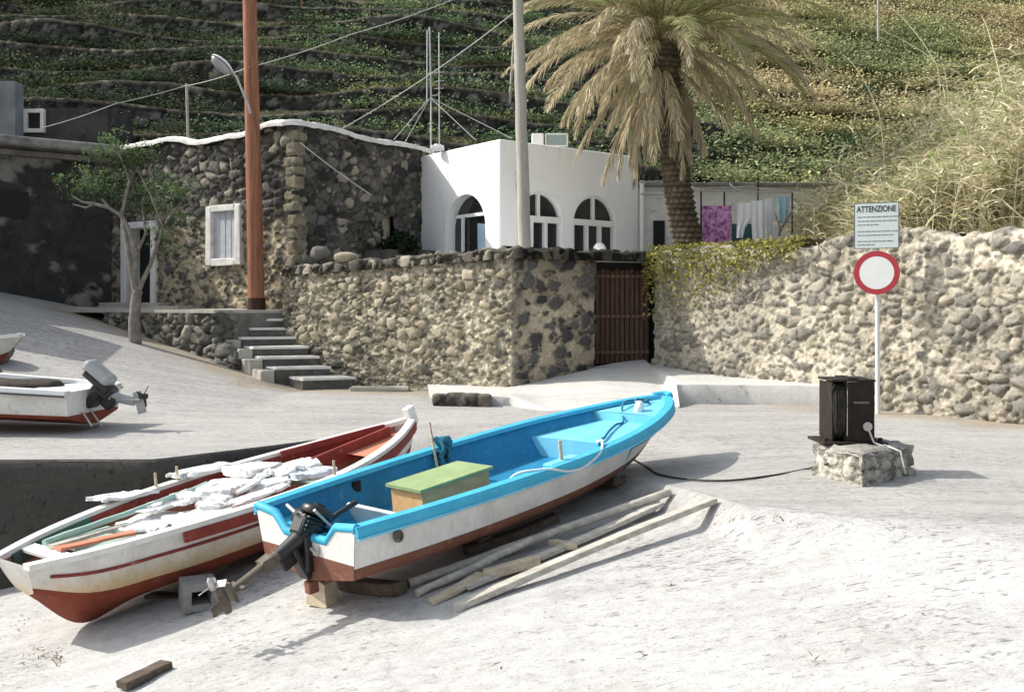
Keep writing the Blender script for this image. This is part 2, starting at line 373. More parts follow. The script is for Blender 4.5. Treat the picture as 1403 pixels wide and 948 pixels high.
def sheet(name, us, rowf, mat, nz):
    """grid sheet: for each u a line of points rowf(u) -> (n,3)"""
    R = np.stack([rowf(u) for u in us]); a, b, _ = R.shape
    V = R.reshape(-1, 3); I = np.arange(a * b).reshape(a, b)
    Fq = np.stack([I[:-1, :-1], I[1:, :-1], I[1:, 1:], I[:-1, 1:]], -1).reshape(-1, 4)
    V[:, 2] += nz * (fbm(V * np.array([1.3, 1.3, 0]), 5, 4) - .5)
    return npmesh(name, V, Fq, mat)
xs = np.unique(np.concatenate([np.linspace(-45, -14, 20), np.linspace(-14, 12, 261), np.linspace(12, 45, 20), BX[1:-1]]))
def slip_row(x):
    e = edge_y(x); y = np.concatenate([np.linspace(-30, -2, 12)[:-1], np.linspace(-2, e, 150)])
    return np.stack([np.full_like(y, x), y, slip_z(x, y) - .0], 1)
def road_row(x):
    e = edge_y(x); y = np.concatenate([np.linspace(e, 20, 120), np.linspace(20, 32, 12)[1:]])
    return np.stack([np.full_like(y, x), y, road_z(x, y)], 1)
def slipness(o):
    V = np.zeros(len(o.data.vertices) * 3, np.float32); o.data.vertices.foreach_get('co', V); V = V.reshape(-1, 3)
    e = np.interp(V[:, 0], [-60, -3.3, -2.45, -1.5, .3, 1.0, 1.67, 2.4, 3.3, 60], [8.1, 9.15, 10.05, 10.2, 8.6, 7.7, 7.25, 6.75, 6.5, 6.2]) - V[:, 1] + .55 * (fbm(V * np.array([1.1, 1.1, 0]), 15, 4) - .5)
    v = np.clip(.5 + e * 1.3, 0, 1); c = np.repeat(v[:, None], 3, 1); dm = np.full(len(V), 9.0)
    for pl in ([(-8.5, 20.2), (-6.8, 18.9), (-5.2, 17.9), (-4.2, 17.2), (-3, 17.3), (-1.2, 16.3)], [(4.5, 14.4), (10, 6.4)]):
        for a, b in zip(pl[:-1], pl[1:]):
            a = np.array(a); d = np.array(b) - a; t = np.clip(((V[:, :2] - a) @ d) / (d @ d), 0, 1); dm = np.minimum(dm, np.linalg.norm(V[:, :2] - a - t[:, None] * d, axis=1))
    c[:, 1] = np.clip(1.15 - dm / .95 + 1.3 * (fbm(V * np.array([1.6, 1.6, 0]), 31, 4) - .5), 0, 1); setcol(o.data, c); return o
struct(slipness(sheet('slipway', xs, slip_row, MAT['road'], .035)))
struct(slipness(sheet('road', xs, road_row, MAT['road'], .03)))
m = MB(); m.add([(-400, -400, -2.6), (400, -400, -2.6), (400, 400, -2.6), (-400, 400, -2.6)], [(0, 1, 2, 3)])
struct(m.build('ground', MAT['dry']))

# the concrete face where the slipway is cut into the road
ex = np.linspace(-30, -1.1, 300)
rows = []
for x in ex:
    y = edge_y(x); zt = float(road_z(x, y)) + .012; zb = float(slip_z(x, y)) - .06
    rows.append([(x, y + .05, zt), (x, y + .02, zt), (x, y - .02, zt - .03)] + [(x, y - .03, zt - .03 + (zb - zt) * k / 12) for k in range(1, 13)])
R = np.array(rows); R[:, 3:, 1] += .06 * (fbm(R[:, 3:].reshape(-1, 3) * 3, 9, 4).reshape(R[:, 3:, 1].shape) - .5)
R[:, 1:3, 1] += .05 * (fbm(R[:, 1:3].reshape(-1, 3) * np.array([4, 4, 0]), 3, 3).reshape(R[:, 1:3, 1].shape) - .5)
a, b, _ = R.shape; I = np.arange(a * b).reshape(a, b)
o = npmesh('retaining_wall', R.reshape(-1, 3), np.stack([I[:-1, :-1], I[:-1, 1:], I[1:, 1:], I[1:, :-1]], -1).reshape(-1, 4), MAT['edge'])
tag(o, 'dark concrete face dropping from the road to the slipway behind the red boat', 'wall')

# concrete apron in front of the gate and ledge along the right wall
fr = [(-1.2, 14.45, .12), (-.02, 14.25, .14), (.5, 13.5, .006), (1.4, 13.5, .006), (2.35, 13.9, .006), (2.42, 14.6, .28), (3.4, 14.55, .29), (4.5, 14.25, .29)]
bk = [(-1.45, 17.0, .10), (-.02, 16.02, .13), (.5, 16.4, .22), (1.4, 17.1, .40), (2.35, 17.7, .50), (2.42, 17.5, .42), (3.4, 16.1, .30), (4.55, 14.5, .30)]
R = []
for u in np.linspace(0, 7, 71):
    i = min(int(u), 6); t = u - i
    A = np.array(fr[i]) * (1 - t) + np.array(fr[i + 1]) * t; B = np.array(bk[i]) * (1 - t) + np.array(bk[i + 1]) * t
    R.append([(A[0], A[1], -.05), (A[0], A[1], A[2] - .02), (A[0], A[1] + .02, A[2])] + [tuple(A * (1 - k / 14) + B * k / 14) for k in range(1, 15)])
R = np.array(R); a, b, _ = R.shape; I = np.arange(a * b).reshape(a, b)
V = R.reshape(-1, 3); V[:, 1] += .05 * (fbm(V * np.array([3, 0, 3]), 4, 3) - .5); V[:, 2] += .03 * (fbm(V * 2.5, 8, 3) - .5)
struct(npmesh('path', V, np.stack([I[:-1, :-1], I[1:, :-1], I[1:, 1:], I[:-1, 1:]], -1).reshape(-1, 4), MAT['apron']))

# ------------------------------------------------------------------ rubble masonry
def lerpc(a, b, t): return np.asarray(a) * (1 - t[:, None]) + np.asarray(b) * t[:, None]
def style_masonry(cell, depth, expose, dark, mid, mortar, seed, gap=.16, light=None, mort_rough=.02, small=.62):
    cell = np.array(cell)
    def f(Pw):
        W = Pw + .42 * cell[0] * (np.stack([fbm(Pw / (cell[0] * 1.3) + k * 31.7, seed + k, 3) for k in range(3)], 1) - .5)
        fine = fbm(Pw / (cell[0] * .30), seed + 9, 4) - .5; rag = fbm(Pw / (cell[0] * .16), seed + 11, 3) - .5
        low = fbm(Pw * .9, seed + 21, 3); n2 = fbm(Pw * 2.2, seed + 3, 4); ex = expose(Pw) if callable(expose) else expose
        mo = np.asarray(mortar(Pw)) if callable(mortar) else np.tile(np.asarray(mortar), (len(Pw), 1))
        col = mo * (.66 + .5 * n2 + .35 * rag)[:, None] * (1 + np.clip((low - .5) * 1.5, -.3, .3))[:, None]
        disp = mort_rough * (2.6 * fine + 1.2 * rag)
        for (sc_, off, share, dp, sd) in ((.46, 3.7, small, .62, seed + 60), (1.0, 0.0, ex, 1.0, seed)):
            f1, f2, idd = voronoi(W / (cell * sc_) + off, sd); e = (f2 - f1) + .12 * fine + .10 * rag
            r, sh, tn = r01(idd, 5), r01(idd, 6), r01(idd, 7); on = (r < share).astype(float)
            g = gap * (.5 + 1.1 * r01(idd, 10)); k = smooth(g * .5, g * 1.25, e) * on
            bul = smooth(0, .8, e) ** .7; flat = (r01(idd, 11) - .5) * .5
            nd_ = dp * depth * (.35 + .75 * sh) * (.45 + .55 * bul) * (1 + .35 * fine) + mort_rough * .4
            disp = disp * (1 - k) + (nd_ + depth * .12 * rag) * k
            cs = lerpc(dark, mid, np.clip(tn * 1.3, 0, 1))
            if light is not None: cs = np.where((r01(idd, 9) > .80)[:, None], np.asarray(light), cs)
            cs = cs * (.62 + .5 * n2 + .9 * np.abs(fine) + .25 * flat)[:, None]
            shade = (1 - .5 * (1 - smooth(0, g * 1.1, e)) * on)[:, None]
            kk = smooth(.15, .75, k + .25 * rag)[:, None]; col = (col * (1 - kk) + cs * kk) * shade
        return disp, np.clip(col, .004, 1)
    return f

def stone_solid(name, poly, zb, zt, res, style, medial=None, holes=(), parent=None, off=None, edges=None, rnd=.05, lean=0.0):
    """rubble wall round a footprint (CCW); edges: which sides get holes {edge: [(s0,s1,z0,z1)]}"""
    pts = []; nrm = []; eid = []; ss = []
    n = len(poly)
    en = []
    for i in range(n):
        a = np.array(poly[i]); b = np.array(poly[(i + 1) % n]); d = b - a; L = np.hypot(*d); en.append(np.array([d[1], -d[0]]) / L)
    for i in range(n):
        a = np.array(poly[i]); b = np.array(poly[(i + 1) % n]); L = np.hypot(*(b - a)); k = max(2, int(L / res))
        for j in range(k):
            pts.append(a + (b - a) * j / k); eid.append(i); ss.append(L * j / k)
            if j == 0:
                q = en[i] + en[i - 1]; q = q / max(np.hypot(*q), .3); nrm.append(q)
            else: nrm.append(en[i])
    pts = np.array(pts); nrm = np.array(nrm); Mn = len(pts)
    ZB = np.array([zb(x, y) if callable(zb) else zb for x, y in pts]); ZT = np.array([zt(x, y) if callable(zt) else zt for x, y in pts])
    K = max(2, int((ZT.max() - ZB.min()) / res))
    t = np.linspace(0, 1, K + 1)
    V = np.zeros((K + 1, Mn, 3)); N = np.zeros((K + 1, Mn, 3))
    for k in range(K + 1):
        V[k, :, :2] = pts - nrm * lean * t[k]; V[k, :, 2] = ZB + (ZT - ZB) * t[k]; N[k, :, :2] = nrm
    rows = [V]; nr = [N]
    if medial is not None:
        md = [np.array(q) for q in medial]; C = np.zeros((Mn, 2))
        for i, p in enumerate(pts):
            best = 9e9
            for a, b in zip(md[:-1], md[1:]):
                d = b - a; u = np.clip(np.dot(p - a, d) / np.dot(d, d), 0, 1); q = a + d * u; w = np.hypot(*(p - q))
                if w < best: best = w; C[i] = q
        pt = pts - nrm * lean
        for r in (.18, .45, .75, 1.0):
            T = np.zeros((1, Mn, 3)); T[0, :, :2] = pt * (1 - r) + C * r; T[0, :, 2] = ZT + rnd * (1 - (1 - r) ** 2); rows.append(T)
            Q = np.zeros((1, Mn, 3)); Q[0, :, 2] = 1; Q[0, :, :2] = nrm * .5 * (1 - r); nr.append(Q / np.linalg.norm(Q, axis=2, keepdims=True))
        nr[0][-1, :, 2] = .7; nr[0][-1] /= np.linalg.norm(nr[0][-1], axis=1, keepdims=True)
    V = np.concatenate(rows); N = np.concatenate(nr); KK = V.shape[0]
    Vf = V.reshape(-1, 3); disp, col = style(Vf)
    Vf = Vf + N.reshape(-1, 3) * disp[:, None]
    I = np.arange(KK * Mn).reshape(KK, Mn); J = np.roll(I, -1, axis=1)
    Fq = np.stack([I[:-1], J[:-1], J[1:], I[1:]], -1)
    keep = np.ones(Fq.shape[:2], bool)
    if edges:
        for e, hs in edges.items():
            for (s0, s1, z0, z1) in hs:
                for j in range(Mn):
                    if eid[j] == e and s0 < ss[j] + res / 2 < s1:
                        zc = (V[:-1, j, 2] + V[1:, j, 2]) / 2
                        keep[:, j] &= ~((zc > z0) & (zc < z1))
    return npmesh(name, Vf, Fq[keep], MAT['stone'], col, parent, True, off)

GREY_D, GREY_M = (.045, .045, .045), (.16, .155, .145)
BEIGE = (.50, .44, .325); PALE = (.54, .49, .385)
# -- right wall
WA = np.array([2.45, 17.35]); WD = np.array([.57, -.8216])
def along(t, o=0.0): return WA + WD * t + np.array([.8216, .57]) * o
st_right = style_masonry((.20, .20, .15), .062, lambda p: .42 + .16 * smooth(4.0, 6.2, p[:, 0]) - .12 * smooth(1.2, .2, p[:, 2]) * 0, (.18, .172, .155), (.40, .37, .31), (.56, .51, .41), 21, .17, (.46, .41, .32), .024, .36)
tw = 13.5
def rtop(x, y):
    t = (x - WA[0]) / WD[0]
    return 2.30 + .05 * math.sin(t * 1.7) + .04 * math.sin(t * 5.1 + 1) + (.03 if t > 3.3 else 0)
o = stone_solid('stone_wall', [along(0), along(tw), along(tw, .5), along(0, .5)], -.15, rtop, .021, st_right, [along(.25, .25), along(tw - .25, .25)], off=(*along(0), 0), lean=.08)
# along(0)->along(tw) is travelled with the lane on its right side
tag(o, 'long pale mortared rubble wall with grey stones behind the round road sign', 'wall')

# -- terrace wall (left leg lit, right leg in shade) up to the gate
TL, TC, TR = np.array([-4.30, 18.80]), np.array([0.0, 16.0]), np.array([1.40, 16.90])
ti = [np.array([1.16, 17.28]), np.array([.02, 16.52]), np.array([-4.05, 19.2])]
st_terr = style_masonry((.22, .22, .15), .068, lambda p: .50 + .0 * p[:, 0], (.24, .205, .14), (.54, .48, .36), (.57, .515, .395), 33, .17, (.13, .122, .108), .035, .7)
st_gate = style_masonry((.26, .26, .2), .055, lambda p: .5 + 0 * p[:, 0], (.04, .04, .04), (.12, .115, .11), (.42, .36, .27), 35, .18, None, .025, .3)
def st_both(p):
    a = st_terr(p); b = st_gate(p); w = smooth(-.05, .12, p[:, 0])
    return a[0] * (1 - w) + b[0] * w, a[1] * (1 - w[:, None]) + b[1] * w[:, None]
def ttop(x, y): return 2.20 - .045 * max(0, -x)
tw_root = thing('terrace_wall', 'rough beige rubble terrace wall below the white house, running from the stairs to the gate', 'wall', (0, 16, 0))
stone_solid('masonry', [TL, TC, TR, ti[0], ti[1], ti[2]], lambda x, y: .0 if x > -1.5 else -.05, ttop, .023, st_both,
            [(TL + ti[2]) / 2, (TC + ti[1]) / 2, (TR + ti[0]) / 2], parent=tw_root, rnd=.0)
st_cop = style_masonry((.22, .22, .4), .06, 1.0, (.07, .066, .06), (.30, .27, .21), (.06, .055, .045), 41, .25, (.42, .38, .30), .02)
def ox(p, q, o): d = (q - p) / np.hypot(*(q - p)); return np.array([d[1], -d[0]]) * o
c1 = ox(TL, TC, .05); c2 = ox(TC, TR, .07)
stone_solid('coping', [TL + c1, TC + (c1 + c2) * .9, np.array([2.50, 17.52]) + c2, np.array([2.2, 17.95]), ti[1] - c1 * 0 + np.array([0, .03]), ti[2]], lambda x, y: ttop(x, y) - .01, lambda x, y: ttop(x, y) + .125 + .02 * math.sin(x * 9), .03,
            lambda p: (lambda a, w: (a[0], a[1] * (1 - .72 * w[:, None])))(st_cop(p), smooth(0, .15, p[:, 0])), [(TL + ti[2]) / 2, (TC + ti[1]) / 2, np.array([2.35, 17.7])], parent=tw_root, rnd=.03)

# -- quoined stone house on the left
C0 = np.array([-4.13, 19.0]); HL = np.array([-.846, .533]); HR = np.array([.533, .846])
def hp(l, r): return C0 + HL * l + HR * r
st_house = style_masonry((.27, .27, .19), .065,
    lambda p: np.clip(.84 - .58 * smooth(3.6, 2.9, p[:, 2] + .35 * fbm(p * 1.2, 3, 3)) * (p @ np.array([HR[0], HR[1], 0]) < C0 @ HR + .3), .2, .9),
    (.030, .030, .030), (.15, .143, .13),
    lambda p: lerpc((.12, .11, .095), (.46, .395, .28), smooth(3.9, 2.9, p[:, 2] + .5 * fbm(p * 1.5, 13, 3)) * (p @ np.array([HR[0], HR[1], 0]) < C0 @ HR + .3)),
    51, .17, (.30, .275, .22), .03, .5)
def htop(x, y):
    l = (np.array([x, y]) - C0) @ HL; r = (np.array([x, y]) - C0) @ HR
    return 4.88 + .028 * math.sin(l * 1.6 + .6) + .02 * math.sin(l * 4.1) + .025 * math.sin(r * 2.2) - .10 * smooth(3.6, 5.6, l) - .10 * smooth(.6, 1.6, l) * smooth(3.6, 2.2, l)
house = thing('stone_house', 'dark lava-stone house with white window and wavy whitewashed parapet, behind the wooden pole', 'house', (*C0, 1.2))
LW = 5.7; RW = 4.0
Ls = lambda l: LW - l                     # arc along the front edge from its left end
win = (1.44, 2.40, 2.25, 3.45); dr = (4.14, 4.98, 1.42, 3.12)
stone_solid('wall', [hp(LW, 0), hp(0, 0), hp(0, RW), hp(LW, RW)], 1.0, htop, .03, st_house, parent=house,
            edges={0: [(Ls(win[1]) + .06, Ls(win[0]) - .06, win[2] + .06, win[3] - .06), (Ls(dr[1]) - .04, Ls(dr[0]) + .04, 1.0, dr[3])], 1: [(2.55, 2.95, 2.75, 3.35)]})
V3 = lambda q, z: Vector((q[0], q[1], z))
def parapet(name, pts, w, h, parent, mat, zf, nz=.03, seed=3):
    """hand-trowelled rounded cap along a roof edge"""
    path = []
    for a, b in zip(pts[:-1], pts[1:]):
        k = max(2, int(np.hypot(*(b - a)) / .08))
        for j in range(k): path.append(a + (b - a) * j / k)
    path.append(pts[-1]); path = np.array(path)
    T = np.gradient(path, axis=0); T /= np.linalg.norm(T, axis=1, keepdims=True); Nn = np.stack([T[:, 1], -T[:, 0]], 1)
    prof = [(.5, -.35), (.53, .1), (.42, .45), (.15, .62), (-.15, .62), (-.42, .45), (-.5, -.2)]
    V = []
    for p, q in zip(path, Nn):
        z = zf(p[0], p[1])
        for (u, v) in prof: V.append((p[0] + q[0] * u * w, p[1] + q[1] * u * w, z + v * h))
    V = np.array(V); V += (np.stack([fbm(V * 5 + k * 9, seed + k, 3) for k in range(3)], 1) - .5) * nz * 2
    n, k = len(path), len(prof); I = np.arange(n * k).reshape(n, k)
    return npmesh(name, V, np.stack([I[:-1, :-1], I[1:, :-1], I[1:, 1:], I[:-1, 1:]], -1).reshape(-1, 4), mat, None, parent)
parapet('parapet_cap', [hp(LW + .9, -.1), hp(3.0, .02), hp(0.05, .0), hp(.0, .1), hp(.02, RW + .25)], .30, .13, house, MAT['whitewash'], htop)
m = MB(); q = [hp(LW - .1, .1), hp(.1, .1), hp(.1, RW - .1), hp(LW - .1, RW - .1)]
m.add([(*p, 4.72) for p in q], [(0, 1, 2, 3)]); m.build('roof', MAT['cornice'], house)
# squared corner blocks
m = MB(); z = 1.25; i = 0
while z < 4.75:
    h = random.uniform(.14, .30); wl = random.uniform(.24, .36); wr = random.uniform(.2, .34)
    c = hp(wl / 2 - .05, wr / 2 - .05)
    m.box((*c, z + h / 2), (wl, wr, h - .012), (Vector((*HL, 0)), Vector((*HR, 0)), Vector((0, 0, 1))), 0, .018, .06); z += h; i += 1
m.build('quoins', M_var('quoin_stone', (.29, .255, .18), (.15, .13, .095), 5, .95, .9, .04, (.09, .085, .07), .5, 6, obj=False), house)
FX = Vector((*(-HL), 0)); FN = Vector((*(-HR), 0)); UZ = Vector((0, 0, 1))
def fbox(m, l0, l1, z0, z1, out0, out1, mi=0, bev=0.0, jit=0.0):
    c = V3(hp((l0 + l1) / 2, 0), (z0 + z1) / 2) + FN * ((out0 + out1) / 2)
    m.box(c, (abs(l1 - l0), abs(out1 - out0), z1 - z0), (FX, FN, UZ), mi, jit, bev)
w = MB(); a, b, c_, d_ = win
fbox(w, a - .02, a + .14, c_, d_, -.12, .10, 0, .02, .006); fbox(w, b - .14, b + .02, c_, d_, -.12, .10, 0, .02, .006)
fbox(w, a + .14, b - .14, c_ - .01, c_ + .13, -.12, .103, 0, .02, .006); fbox(w, a + .14, b - .14, d_ - .12, d_ + .01, -.12, .103, 0, .02, .006)
wo = w.build('window', MAT['whitewash'], house)
w = MB(); fbox(w, a + .13, b - .13, c_ + .12, d_ - .11, -.08, .02, 0)
for k in range(1, 4): fbox(w, a + .14 + (b - a - .28) * k / 4 - .008, a + .14 + (b - a - .28) * k / 4 + .008, c_ + .13, d_ - .12, .02, .03)
p_ = w.build('shutter', MAT['shutter'], wo); p_.location = (0, 0, 0)
for v in p_.data.vertices: v.co += Vector(house.location) - Vector((0, 0, 0)) if False else Vector((0, 0, 0))
def fixsub(sub, root):                   # a sub-part of a part whose own origin sits at the thing's origin
    for v in sub.data.vertices: v.co -= Vector(root.location)
fixsub(p_, house)
w = MB(); a, b, c_, d_ = dr
fbox(w, a - .13, a + .02, c_ - .1, d_ + .12, -.3, .09, 0, .02, .006); fbox(w, b - .02, b + .16, c_ - .1, d_ + .12, -.3, .09, 0, .02, .006)
fbox(w, a + .02, b - .02, d_ - .02, d_ + .12, -.3, .093, 0, .02, .006); fbox(w, a - .16, b + .18, c_ - .16, c_ + .0, -.3, .22, 0, .02, .006)
do = w.build('door_frame', MAT['whitewash'], house)
w = MB(); fbox(w, a - .01, b + .01, c_ - .02, d_, -.32, -.28); x = w.build('door', MAT['dark'], house)  # near-black sheet stands in for the dark inside the open doorway
# plaster patch round the door and pale niche in the shaded side
def side(r, o, z): return V3(hp(-o, r), z)
w = MB(); SX = Vector((*HR, 0)); SN = Vector((*(-HL), 0))
w.box(side(2.75, -.16, 3.05), (.5, .04, .7), (SX, SN, UZ)); w.build('niche', M_var('niche_plaster', (.46, .42, .33), (.34, .31, .25), 4, .9, .4, .02), house)
w = MB(); w.box(side(2.9, .35, 2.3), (1.9, .7, .55), (SX, SN, UZ), 0, .02, .05); w.box(side(3.25, .3, 2.61), (1.2, .6, .05), (SX, SN, UZ), 0, .01, .01)
o = w.build('stone_bench', M_var('bench_stone', (.13, .12, .10), (.06, .056, .05), 4, .95, .7, .03, (.2, .19, .16), .3, 6), loc=side(2.9, .35, 2.1))
tag(o, 'low dark masonry bench against the shaded side of the stone house', 'bench')

# -- platform in front of the stone house, with its cobble wall
PC = np.array([-5.42, 18.2]); PR = np.array([-4.3, 19.0]); PL = np.array([-8.1, 19.85])
plat = thing('stone_platform', 'low platform of rounded cobbles with a concrete top in front of the stone house door', 'platform', (*PC, 0))
st_cob = style_masonry((.23, .23, .18), .10, lambda p: .92 - .0 * p[:, 0], (.07, .07, .068), (.27, .255, .22), (.20, .18, .14), 61, .16, (.36, .33, .27), .03, .8)
def pl_base(x, y): return float(road_z(x, y)) - .1
stone_solid('cobble_wall', [PL, PC, PC + np.array([.32, .22]), np.array([-7.2, 21.0])], pl_base, 1.30, .03, st_cob, None, parent=plat)
m = MB()
m.bar((*(PC + np.array([.0, .02])), .99), (*(PR + np.array([.02, .02])), .99), .06, .66, m=0)
m.build('side_wall', M_var('shaded_render', (.20, .19, .175), (.12, .115, .105), 3, .95, .5, .02, obj=False), plat)
m = MB(); tp = [PL + np.array([-1.2, .5]), PL, PC + np.array([-.02, -.03]), PR + np.array([.05, .0]), hp(0, -.03), hp(LW + .4, -.03)]
n = len(tp)
m.add([(*p, 1.30) for p in tp] + [(*p, 1.36 if i not in (0, 5) else 1.42) for i, p in enumerate(tp)], [tuple(range(n, 2 * n))] + [(i, (i + 1) % n, n + (i + 1) % n, n + i) for i in range(n)])
m.build('top_slab', MAT['step'], plat)
m = MB()
for (l0, l1, o0, o1, z0, z1) in ((2.6, 5.2, .25, .62, 1.36, 1.43), (3.6, 5.6, .0, .3, 1.36, 1.50)): fbox(m, l0, l1, z0, z1, o0, o1, 0, .015, .004)
o = m.build('door_step', MAT['step'], loc=V3(hp(4.5, -.3), 1.36)); tag(o, 'worn double concrete step below the doorway of the stone house', 'step')

# -- flight of steps
stairs = thing('stone_stairs', 'short flight of concrete steps with dark risers climbing beside the terrace wall', 'stairs', (-3.3, 17.2, 0))
NX = Vector((.93, .36, 0)).normalized(); SD = Vector((-.60, .80, 0)).normalized()
lefts = [(415, 16.95, 62), (378, 17.30, 64), (362, 17.62, 64), (347, 17.94, 64), (331, 18.26, 64), (343, 18.52, 56), (364, 18.76, 40)]
for i, (px, d, wpx) in enumerate(lefts):
    L = Vector(((px - CX) / F * d, d, 0)); wd = wpx / F * d * 1.06 + .10
    zt = .165 * (i + 1); m = MB()
    m.box(L + NX * wd / 2 + SD * .30 + UZ * (zt / 2 - .04), (wd, .60, zt + .08), (NX, SD, UZ), 0, .008, .015)
    m.box(L + NX * wd / 2 + SD * .29 + UZ * (zt + .012), (wd + .01, .63, .045), (NX, SD, UZ), 1, .005, .012)
    m.build('step', [MAT['riser'], MAT['tread']], stairs)
m = MB()
cl = [Vector(((px - CX) / F * d, d, 0)) for px, d, _ in lefts[1:5]]
for i, L in enumerate(cl):
    zt = .165 * (i + 2) - .015; m.box(L + NX * -.13 + SD * .25 + UZ * (zt / 2 - .05), (.24, .5, zt + .1), (NX, SD, UZ), 0, .012, .02)
m.build('cheek_wall', MAT['step'], stairs)
# rubble between the stairs and the platform
st_k = style_masonry((.2, .2, .17), .09, .95, (.07, .07, .068), (.25, .24, .21), (.22, .2, .16), 71, .16, (.36, .33, .27), .03, .8)
q = [np.array([-5.55, 18.1]), np.array([-4.95, 17.75]), np.array([-4.7, 18.15]), np.array([-5.3, 18.5])]
o = stone_solid('cobble_bank', q, lambda x, y: float(road_z(x, y)) - .1, lambda x, y: .62 - .5 * max(0, x + 5.3), .03, st_k, [(q[0] + q[3]) / 2 + np.array([.1, 0]), (q[1] + q[2]) / 2 - np.array([.1, 0])], off=(-5.2, 18, 0), rnd=.12)
tag(o, 'small bank of grey cobbles at the left foot of the concrete stairs', 'stones')

# -- left house in deep shade
LH = thing('shaded_house', 'black weathered house front in shade at the left edge, with a thick cornice', 'house', (-9, 21.6, 1.2))
E0 = np.array([-8.75, 22.0]); ED = np.array([-.8, -.6])      # runs left and towards the viewer
def ep(t, o=0.0): return E0 + ED * t + np.array([-ED[1], ED[0]]) * o * -1
m = MB(); AX = Vector((*(-ED), 0)); AN = Vector((.6, -.8, 0))
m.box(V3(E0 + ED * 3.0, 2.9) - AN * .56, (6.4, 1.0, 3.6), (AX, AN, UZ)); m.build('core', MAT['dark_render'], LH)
V = []
for t in np.linspace(-.2, 6.2, 200):
    for z in np.linspace(1.1, 4.72, 110): q = V3(E0 + ED * t, z); V.append((q.x, q.y, q.z))
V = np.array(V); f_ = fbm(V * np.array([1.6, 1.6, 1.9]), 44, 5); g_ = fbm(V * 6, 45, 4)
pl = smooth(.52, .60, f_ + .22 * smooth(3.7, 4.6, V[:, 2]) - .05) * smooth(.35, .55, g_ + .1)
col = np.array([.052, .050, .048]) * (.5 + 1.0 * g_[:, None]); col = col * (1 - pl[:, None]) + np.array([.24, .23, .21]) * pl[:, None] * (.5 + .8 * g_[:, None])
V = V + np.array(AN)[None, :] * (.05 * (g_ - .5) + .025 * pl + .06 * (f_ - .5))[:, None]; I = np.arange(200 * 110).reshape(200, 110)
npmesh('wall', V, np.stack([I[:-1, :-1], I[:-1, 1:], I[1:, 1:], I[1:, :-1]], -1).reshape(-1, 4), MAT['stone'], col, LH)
m = MB(); m.box(V3(E0 + ED * 3.0, 4.62) + AN * .06, (6.5, .24, .12), (AX, AN, UZ), 0, .01, .03); m.box(V3(E0 + ED * 3.0, 4.80) + AN * .02, (6.5, 1.1, .20), (AX, AN, UZ), 0, .01, .05)
m.build('cornice', MAT['cornice'], LH)
m = MB(); m.box(V3(E0 + ED * 2.05, 3.55) + AN * .015, (.55, .04, .55), (AX, AN, UZ)); m.build('window', MAT['dark'], LH)
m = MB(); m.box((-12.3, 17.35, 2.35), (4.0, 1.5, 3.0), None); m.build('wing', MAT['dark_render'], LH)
up = thing('upper_house', 'grey rendered upper house behind the cornice with a small white-framed window', 'house', (-11, 24, 4))
m = MB(); m.box((-12.6, 23.75, 5.3), (1.7, .4, 2.9)); m.build('side_block', MAT['blue_wall'], up)
m = MB(); m.box((-10.75, 24.8, 5.0), (2.0, 1.6, 2.4)); m.build('wall', MAT['dark_render'], up)
c = P(48, 166, 23.95); m = MB()
for (dx, dz, sx, sz) in ((-.2, 0, .09, .56), (.2, 0, .09, .56), (0, .235, .31, .09), (0, -.235, .31, .09)): m.box(c + Vector((dx, 0, dz)), (sx, .12, sz), None, 0, .004, .01)
f = m.build('window', MAT['whitewash'], up); m = MB(); m.box(c + Vector((0, .03, 0)), (.32, .04, .39)); s_ = m.build('pane', MAT['dark'], f); fixsub(s_, up)

# -- white house with arches
W0 = np.array([-.25, 20.0]); WX = np.array([.79, .613]); WY = np.array([-.613, .79])
def wp(x, y): return W0 + WX * x + WY * y
wh = thing('white_house', 'small flat-roofed white house with arched windows on the terrace', 'house', (*W0, 2.2))
WLEN, WDEP = 3.93, 3.3
def obj_from(mb, name): return mb.build(name, MAT['white'])
m = MB(); c = wp(WLEN / 2, WDEP / 2)
m.box((*c, 3.47), (WLEN, WDEP, 2.64), (Vector((*WX, 0)), Vector((*WY, 0)), UZ), 0, 0, .05)
body = obj_from(m, 'wall_tmp')
def arch_pts(w, z0, zs, n=20):
    r = w / 2
    return [(-r, z0), (r, z0)] + [(r * math.cos(math.pi * k / n), zs + r * math.sin(math.pi * k / n)) for k in range(n + 1)]
def cutter(cx, w, z0, zs, face, depth):
    pts = arch_pts(w, z0, zs); m = MB(); vs = []
    for o in (-.3, depth):
        for (u, z) in pts:
            q = wp(cx + u, o) if face == 'R' else wp(o, cx + u)
            vs.append((*q, z))
    n = len(pts); m.add(vs, [tuple(range(n)), tuple(range(2 * n - 1, n - 1, -1))] + [(i, i + n, (i + 1) % n + n, (i + 1) % n) for i in range(n)])
    ob = m.build('cut', MAT['white']); b = bmesh.new(); b.from_mesh(ob.data); bmesh.ops.recalc_face_normals(b, faces=b.faces); b.to_mesh(ob.data); b.free(); return ob
ops = [(1.06, 1.22, 2.1, 3.20, 'R'), (2.60, 1.26, 2.1, 3.20, 'R'), (1.21, 1.46, 2.1, 3.05, 'L')]
cuts = [cutter(*q, .20 if q[4] == 'R' else .34) for q in ops]
for k, q in enumerate(cuts):
    mo = body.modifiers.new('b%d' % k, 'BOOLEAN'); mo.object = q; mo.operation = 'DIFFERENCE'; mo.solver = 'EXACT'
dg = bpy.context.evaluated_depsgraph_get(); me = bpy.data.meshes.new_from_object(body.evaluated_get(dg))
for q in cuts + [body]: bpy.data.objects.remove(q)
me.name = 'wall'
for v in me.vertices: v.co -= Vector(wh.location)
link('wall', me, wh)
def facept(face, u, o, z):
    q = wp(u, o) if face == 'R' else wp(o, u); return Vector((*q, z))
